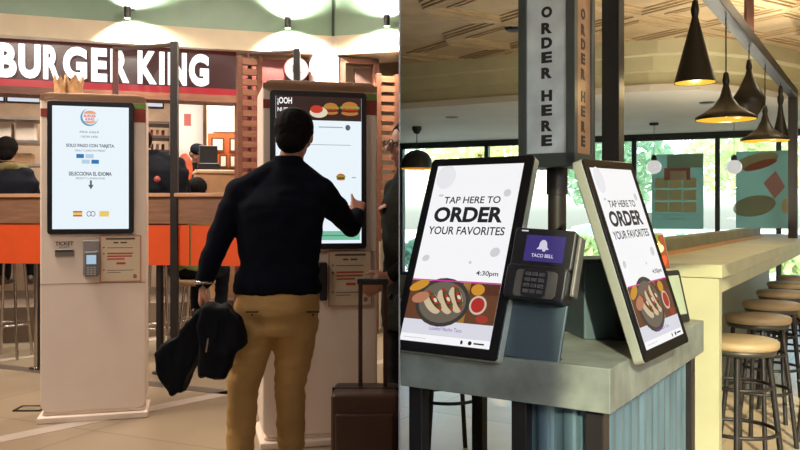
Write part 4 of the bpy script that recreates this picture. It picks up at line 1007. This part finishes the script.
pr = beam_at(749)-L0; q = MB(); q.box(pr.x-.02, pr.x+.02, pr.y-.02, pr.y+.02, BZ+.03, 2.75, mat('rod_brown', h2('3a2018'), .5)); q.obj('hanger', t)
up = area('added_beam_fill', tuple(beam_at(735)+Vector((0, 0, BZ+.04))), .05, 32, (1, .88, .68), (PI, 0, math.atan2(bd.y, bd.x)-PI/2), sy=4.0)  # unseen upward light without a fitting, added to brighten the tin ceiling
# dome and globes
t = thing('dome_lamp', 'dark dome lamp with orange rim hanging at the upper left of the cafe', 'pendant lamp', loc=(.205, 9.7, 1.83))
q = MB(); q.lathe([(.19, 0), (.192, .03), (.18, .1), (.14, .17), (.08, .21), (.02, .225)], (0, 0, 0), mat('dome_grey', h2('3c3a36'), .4, .3), 40); q.obj('shade', t)
q = MB(); q.lathe([(.186, -.012), (.186, .004), (.16, .09), (.1, .15), (.01, .18)], (0, 0, 0), lit('dome_orange', h2('d88a2a'), .9), 40); q.obj('lining', t)
q = MB(); q.tube((0, 0, .22), (0, 0, .48), .006, m_blk); q.obj('rod', t)
q = MB(); q.lathe([(.03, .42), (.06, .47), (.06, .505)], (0, 0, 0), m_blk); q.obj('ceiling_mount', t)
for px, D, lb in ((654, 9.3, 'white globe lamp hanging before the left window poster'), (734, 8.9, 'white globe lamp hanging before the right window poster')):
    p = P(px, 167, D); t = thing('globe_lamp', lb, 'pendant lamp', loc=tuple(p), group='white globe lamps by the windows')
    q = MB(); q.ball((0, 0, 0), (.085, .085, .08), lit('globe_white', (1, .98, .92), .6)); q.obj('globe', t)
    q = MB(); q.lathe([(0.004, .14), (.03, .12), (.035, .075), (.0, .075)], (0, 0, 0), m_blk); q.obj('cap', t)
    q = MB(); q.tube((0, 0, .13), (0, 0, 2.335-p.z), .003, m_blk, n=6); q.obj('cord', t)
    q = MB(); q.lathe([(.05, 2.31-p.z), (.055, 2.335-p.z)], (0, 0, 0), m_blk); q.obj('ceiling_cup', t)

# windows ----------------------------------------------------------------------
WA = Vector((.0, 12.13, 0)); WB = Vector((6.4, 9.36, 0)); wd = (WB-WA); WL = wd.length; wd.normalize(); wy = math.atan2(wd.y, wd.x)
def wu(px):
    k = (px-400)/F; return (k*WA.y-WA.x)/(wd.x-k*wd.y)
WM = Matrix.Translation(WA) @ Matrix.Rotation(wy, 4, 'Z')
m_win = mat('window_frame_dark', h2('2a3230'), .5, .2)
mull = [.0, wu(485), wu(550), wu(632), wu(715), wu(776), WL]
m_glass = bpy.data.materials.new('window_glass'); m_glass.use_nodes = True
nt = m_glass.node_tree; nt.nodes.clear(); out = nt.nodes.new('ShaderNodeOutputMaterial'); tr = nt.nodes.new('ShaderNodeBsdfTransparent'); gl = nt.nodes.new('ShaderNodeBsdfGlossy'); mx = nt.nodes.new('ShaderNodeMixShader')
tr.inputs[0].default_value = (.93, .97, .95, 1); gl.inputs['Roughness'].default_value = .02; mx.inputs[0].default_value = .06
nt.links.new(tr.outputs[0], mx.inputs[1]); nt.links.new(gl.outputs[0], mx.inputs[2]); nt.links.new(mx.outputs[0], out.inputs[0])
SILL = .35; WT = 2.30
for i, (a, b) in enumerate(zip(mull, mull[1:])):
    o = MB(); o.box(a, a+.06, -.04, .06, SILL, WT, m_win, WM); o.box(a, b, -.04, .06, WT-.05, WT, m_win, WM); o.box(a, b, -.04, .06, SILL, SILL+.05, m_win, WM); fr = o.obj('window_%d' % (i+1), kind='structure')
    o = MB(); o.box(a+.06, b, 0, .008, SILL+.05, WT-.05, m_glass, WM); o.obj('pane', fr)
w = MB(); w.box(0, WL, -.06, .1, 0, SILL, mat('sill_wall', h2('80806c'), .7), WM); w.obj('wall_window', kind='structure')
w = MB(); w.box(0, WL, -.05, .1, WT, 2.335, m_win, WM); w.obj('trim_7', kind='structure')
w = MB(); w.box(6.6, 6.7, 3.5, 9.3, 0, 2.9, mat('cafe_side_wall', h2('9a9680'), .8)); w.obj('wall_right', kind='structure')
w = MB(); w.box(0, 7, -4.1, -4, 0, 2.9, mat('cafe_side_wall', h2('9a9680'), .8)); w.box(6.9, 7, -4, 3.5, 0, 2.9, MATS['cafe_side_wall']); w.obj('wall_sky_blocker', kind='structure')  # unseen walls behind the camera, added to cut sky light on the near counter
# window posters
def tlmat(name, c):
    if name in MATS: return MATS[name]
    m = mat(name, c, .6); nt = m.node_tree; b = nt.nodes['Principled BSDF']; tl_ = nt.nodes.new('ShaderNodeBsdfTranslucent'); tl_.inputs[0].default_value = (*c, 1)
    mx = nt.nodes.new('ShaderNodeMixShader'); mx.inputs[0].default_value = .6; nt.links.new(b.outputs[0], mx.inputs[1]); nt.links.new(tl_.outputs[0], mx.inputs[2]); nt.links.new(mx.outputs[0], nt.nodes['Material Output'].inputs[0]); return m
def wz(px, py): y_ = (WA+wd*wu(px)).y-.1; return CZ-(py-HOR)*y_/F
PT = Matrix.Translation(WA+Vector((0, -.12, 0))) @ Matrix.Rotation(wy, 4, 'Z')
t = thing('window_poster', 'green window poster with orange boxes, left of the two in the windows', 'poster', M=PT, group='window posters')
a, b, z0, z1 = wu(649), wu(700), wz(675, 229), wz(675, 154)
X = lambda px: wu(px); Zp = lambda py: wz(675, py)
q = MB(); q.box(a, b, 0, .006, z0, z1, tlmat('poster_teal', h2('a4beb0'))); q.obj('sheet', t)
q = MB()
for i in range(3):
    for j in range(3):
        x = 652+14*j; yy = 178+12*i
        q.rect(X(x), X(x+13), Zp(yy+10), Zp(yy), -.003-.0005*i, tlmat('poster_box', h2('e0bc90')))
q.rect(X(667), X(683), Zp(180), Zp(171), -.006, tlmat('poster_cream', h2('e0dcc0'))); q.rect(X(661), X(687), Zp(180), Zp(168), -.005, tlmat('poster_red', h2('c07060'))); q.rect(X(664), X(699), Zp(168), Zp(155), -.004, tlmat('poster_shade', h2('a8a890')))
q.obj('printed_boxes', t)
q = MB()
for yy, xa_, xb_ in ((214, 656, 692), (218, 661, 688)): q.rect(X(xa_), X(xb_), Zp(yy+1.6), Zp(yy), -.004, tlmat('poster_line', h2('b8d0c4')))
q.obj('printed_lines', t)
t = thing('window_poster', 'green window poster with a red packet and bread shape, right of the two', 'poster', M=PT, group='window posters')
a, b, z0, z1 = wu(732), wu(790), wz(760, 228), wz(760, 151); Zp = lambda py: wz(760, py)
q = MB(); q.box(a, b, 0, .006, z0, z1, MATS['poster_teal']); q.obj('sheet', t)
q = MB(); q.disc(X(752), Zp(161), .26, .09, -.003, tlmat('poster_tan', h2('b8a078')), .25); q.disc(X(756), Zp(165), .2, .05, -.004, MATS['poster_red'], .3)
q.disc(X(750), Zp(206), .25, .13, -.003, tlmat('poster_loaf', h2('a89878')), .2)
c_ = [(X(759), Zp(183)), (X(770), Zp(199)), (X(781), Zp(187)), (X(771), Zp(171))]; q.add([(x, -.005, z) for x, z in c_], [(0, 1, 2, 3)], tlmat('poster_salmon', h2('dc9890'))); q.disc(X(783), Zp(206), .07, .1, -.003, MATS['poster_box'])
q.obj('printed_shapes', t)

# ceilings -----------------------------------------------------------------------
m_wc = mat('white_plank_ceiling', h2('d0ccc0'), .7, vary=.06, vscale=2); m_tin = mat('pressed_tin', h2('b39c78'), .5, .1, vary=.15, vscale=5); m_bh = mat('olive_cream_bulkhead', h2('c4be9c'), .75, vary=.05)
bl = [(400, 8.05), (460, 7.75), (522, 7.44), (600, 7.05), (650, 6.85), (700, 6.78), (750, 7.0), (800, 7.5), (860, 8.1)]
bp = [Vector(((px-400)*D/F, D, 0)) for px, D in bl]; bp[0].x = .0; bp[-1] = Vector((6.4, 8.3, 0))
def poly_ceiling(front, back, z, th, m, name):
    q = MB(); n = len(front)
    for (a, b, c, d) in zip(front, front[1:], back[1:], back):
        vs = [(p.x, p.y, zz) for zz in (z, z+th) for p in (a, b, c, d)]
        q.add(vs, [(3, 2, 1, 0), (4, 5, 6, 7), (0, 1, 5, 4), (2, 3, 7, 6)], m)
    return q.obj(name, kind='structure')
wb = []
for p in bp:
    s = p.x/wd.x; wb.append(WA+wd*s+Vector((0, .06, 0)))
poly_ceiling(bp, wb, 2.335, .06, m_wc, 'ceiling_white')
# stepped bulkhead
for i, (z0, z1, off) in enumerate(((2.38, 2.50, .04), (2.50, 2.62, -.08), (2.62, 2.75, -.2))):
    f = [p+Vector((0, off, 0)) for p in bp]; b_ = [p+Vector((0, .6, 0)) for p in bp]
    poly_ceiling(f, b_, z0, z1-z0+.001, m_bh, 'trim_%d' % (8+i))
q = MB(); q.box(0.0, 6.6, -.4, 8.9, 2.75, 2.85, m_tin)
# pressed pattern
ca = math.radians(33); cR = Matrix.Rotation(ca, 4, 'Z'); ci = cR.inverted(); T = .72
for i in range(-6, 16):
    for j in range(-2, 16):
        c = cR @ Vector((i*T, j*T, 0))
        if not (.55 < c.x < 6.1 and 3.2 < c.y < 8.2): 
            if not (.0 < c.x < 6.1 and 3.2 < c.y < 8.2): continue
        for s0, s1, zz in ((.36, .33, 2.732), (.31, .29, 2.738), (.245, .225, 2.74), (.195, .0, 2.742)):
            if s1 == 0:
                sq = [cR @ Vector((i*T+dx*s0, j*T+dy*s0, 0)) for dx, dy in ((-1, -1), (1, -1), (1, 1), (-1, 1))]
                if min(p.x for p in sq) < .01: continue
                q.add([(p.x, p.y, z_) for z_ in (zz, 2.751) for p in sq], [(3, 2, 1, 0), (0, 1, 5, 4), (1, 2, 6, 5), (2, 3, 7, 6), (3, 0, 4, 7)], m_tin); continue
            for k in range(4):
                R4 = Matrix.Rotation(PI/2*k, 4, 'Z')
                cc = [R4 @ Vector(v) for v in ((-s0, -s0, 0), (s0, -s0, 0), (s1, -s1, 0), (-s1, -s1, 0))]
                pt = [cR @ (v+Vector((i*T, j*T, 0))) for v in cc]
                if min(p.x for p in pt) < .01: continue
                q.add([(p.x, p.y, z_) for z_ in (zz, 2.751) for p in pt], [(3, 2, 1, 0), (0, 1, 5, 4), (1, 2, 6, 5), (2, 3, 7, 6), (3, 0, 4, 7)], m_tin)
q.obj('ceiling_tin', kind='structure')
for px, py, lb in ((516, 28, 'dark round ceiling vent in the tin ceiling left of the sign column'),):
    D = 1.44*F/(HOR-py); p = P(px, py, D); q = MB(); q.lathe([(0, 0), (.07, 0), (.085, .01), (.085, .02)], (p.x, p.y, 2.72), m_blk); tag(q.obj('ceiling_vent'), lb, 'vent')
for px, py, lb in ((707, 103, 'dark recessed downlight in the white ceiling beyond the cone lamp'), (452, 117.5, 'faint round downlight in the white ceiling above the left tablet')):
    D = 1.03*F/(HOR-py); p = P(px, py, D); q = MB(); q.lathe([(0, 0), (.06, 0), (.075, .01)], (p.x, p.y, 2.325), m_blk if px > 600 else mat('pale_trim', h2('8c8878'), .6)); tag(q.obj('recessed_downlight'), lb, 'downlight')

# outdoors ---------------------------------------------------------------------------
m_out = mat('pavement', h2('dedac8'), .8, vary=.1); w = MB(); w.box(-12, 30, 12.3, 60, -.12, -.02, m_out); w.obj('ground_outside', kind='structure')
def leafy(name, loc, rx, ry, rz, n, m, label, cat, trunk=None, group=None):
    t = thing(name, label, cat, loc=loc, group=group)
    q = MB()
    for i in range(n):
        d = Vector((random.gauss(0, 1), random.gauss(0, 1), random.gauss(0, 1))).normalized()*(random.random()**.4)
        c = Vector((d.x*rx, d.y*ry, d.z*rz+(trunk or 0)+rz)); s = .13
        a = Vector((random.gauss(0, 1), random.gauss(0, 1), random.gauss(0, 1))).normalized()*s; b = a.cross(Vector((random.random(), random.random(), 1))).normalized()*s*.6
        q.add([c-a, c+b, c+a, c-b], [(0, 1, 2, 3)], m)
    q.obj('foliage', t)
    q = MB(); q.tube((0, 0, 0), (0, 0, (trunk or 0)+rz), .12, mat('bark', h2('5a4a3a'), .8), .05); q.obj('trunk', t)
m_l1 = tlmat('leaf_green', h2('b4c896')); m_l2 = tlmat('leaf_yellow', h2('d4d8a8')); m_l3 = tlmat('leaf_deep', h2('88ac90'))
trees = [(2.0, 20, 1.6, 1.6, 'yellow-green tree outside behind the left tablet', m_l2), (5.0, 19, 1.4, 1.3, 'deep green tree outside behind the post', m_l3), (9.2, 21, 1.8, 1.6, 'green tree outside beyond the left window poster', m_l1), (12.6, 19, 1.6, 1.4, 'pale tree outside at the far right window', m_l2)]
for x, y_, r, trk, lb, ml in trees: leafy('street_tree', (x, y_, 0), r, r, 1.2, 1500, ml, lb, 'tree', trk, 'trees outside the cafe')
for i in range(6):
    leafy('hedge_shrub', (1.0+2.3*i, 16.2-.35*i, 0), 1.1, .5, .42, 900, [m_l3, m_l1][i % 2], ['shrub outside seen through the leftmost window', 'shrub outside seen behind the left tablet', 'shrub outside seen behind the black sign post', 'shrub outside seen below the left poster', 'shrub outside seen between the posters', 'shrub outside below the right poster'][i], 'shrub', None, 'clipped shrubs outside the windows')
# parked car
t = thing('parked_car', 'pale blue car parked outside beyond the shrubs', 'car', loc=(7.3, 23.5, 0), rotz=-.1)
q = MB(); q.xz([(-2.1, .35), (2.1, .35), (2.15, .7), (1.3, .85), (.8, 1.35), (-.9, 1.38), (-1.6, .95), (-2.15, .85)], -.8, .8, mat('car_paint', h2('8aa6b4'), .3, .3, coat=.5)); q.obj('body', t, .06)
q = MB(); q.xz([(-1.4, .9), (1.15, .88), (.72, 1.28), (-.85, 1.3)], -.81, -.79, mat('car_glass', h2('25343a'), .1)); q.obj('side_window', t)
for x in (-1.35, 1.35):
    for y_ in (-.72, .72): q = MB(); q.tube((x, y_-.1, .33), (x, y_+.1, .33), .33, m_blk, n=28); q.obj('wheel', t)

# ------------------------------------------------------------------ daylight
sun = bpy.data.lights.new('sun', 'SUN'); sun.energy = 6.5; sun.color = (1, .93, .6); sun.angle = .01
so = bpy.data.objects.new('sun', sun); COL.objects.link(so)
so.rotation_euler = Vector((.068, .90, -.40)).to_track_quat('-Z', 'Y').to_euler()
wr = bpy.data.worlds.new('sky'); SC.world = wr; wr.use_nodes = True; N = wr.node_tree.nodes; Lk = wr.node_tree.links
sk = N.new('ShaderNodeTexSky'); sk.sky_type = 'NISHITA'; sk.sun_disc = False; sk.sun_elevation = math.radians(32); sk.sun_rotation = math.radians(200); sk.air_density = 1.0; sk.dust_density = 3
bg = N['Background']; bg.inputs['Strength'].default_value = 1.4; Lk.new(sk.outputs[0], bg.inputs[0])
area('added_cafe_fill', (3.0, 5.0, 2.7), .5, 8, (1, .85, .6))  # fill light with no fitting, added to lift the cafe's ambient level
area('added_counter_fill', tuple(LA+r2*2.4+Vector((-.42, .1, 1.18))), .05, 42, (1, .9, .72), (PI, 0, y2-PI/2), sy=3.4)  # another added upward fill, no real source, brightens the ceiling over the bar

vs = SC.view_settings; vs.view_transform = 'Standard'; vs.look = 'None'; vs.exposure = 0; vs.gamma = 1; vs.use_curve_mapping = False
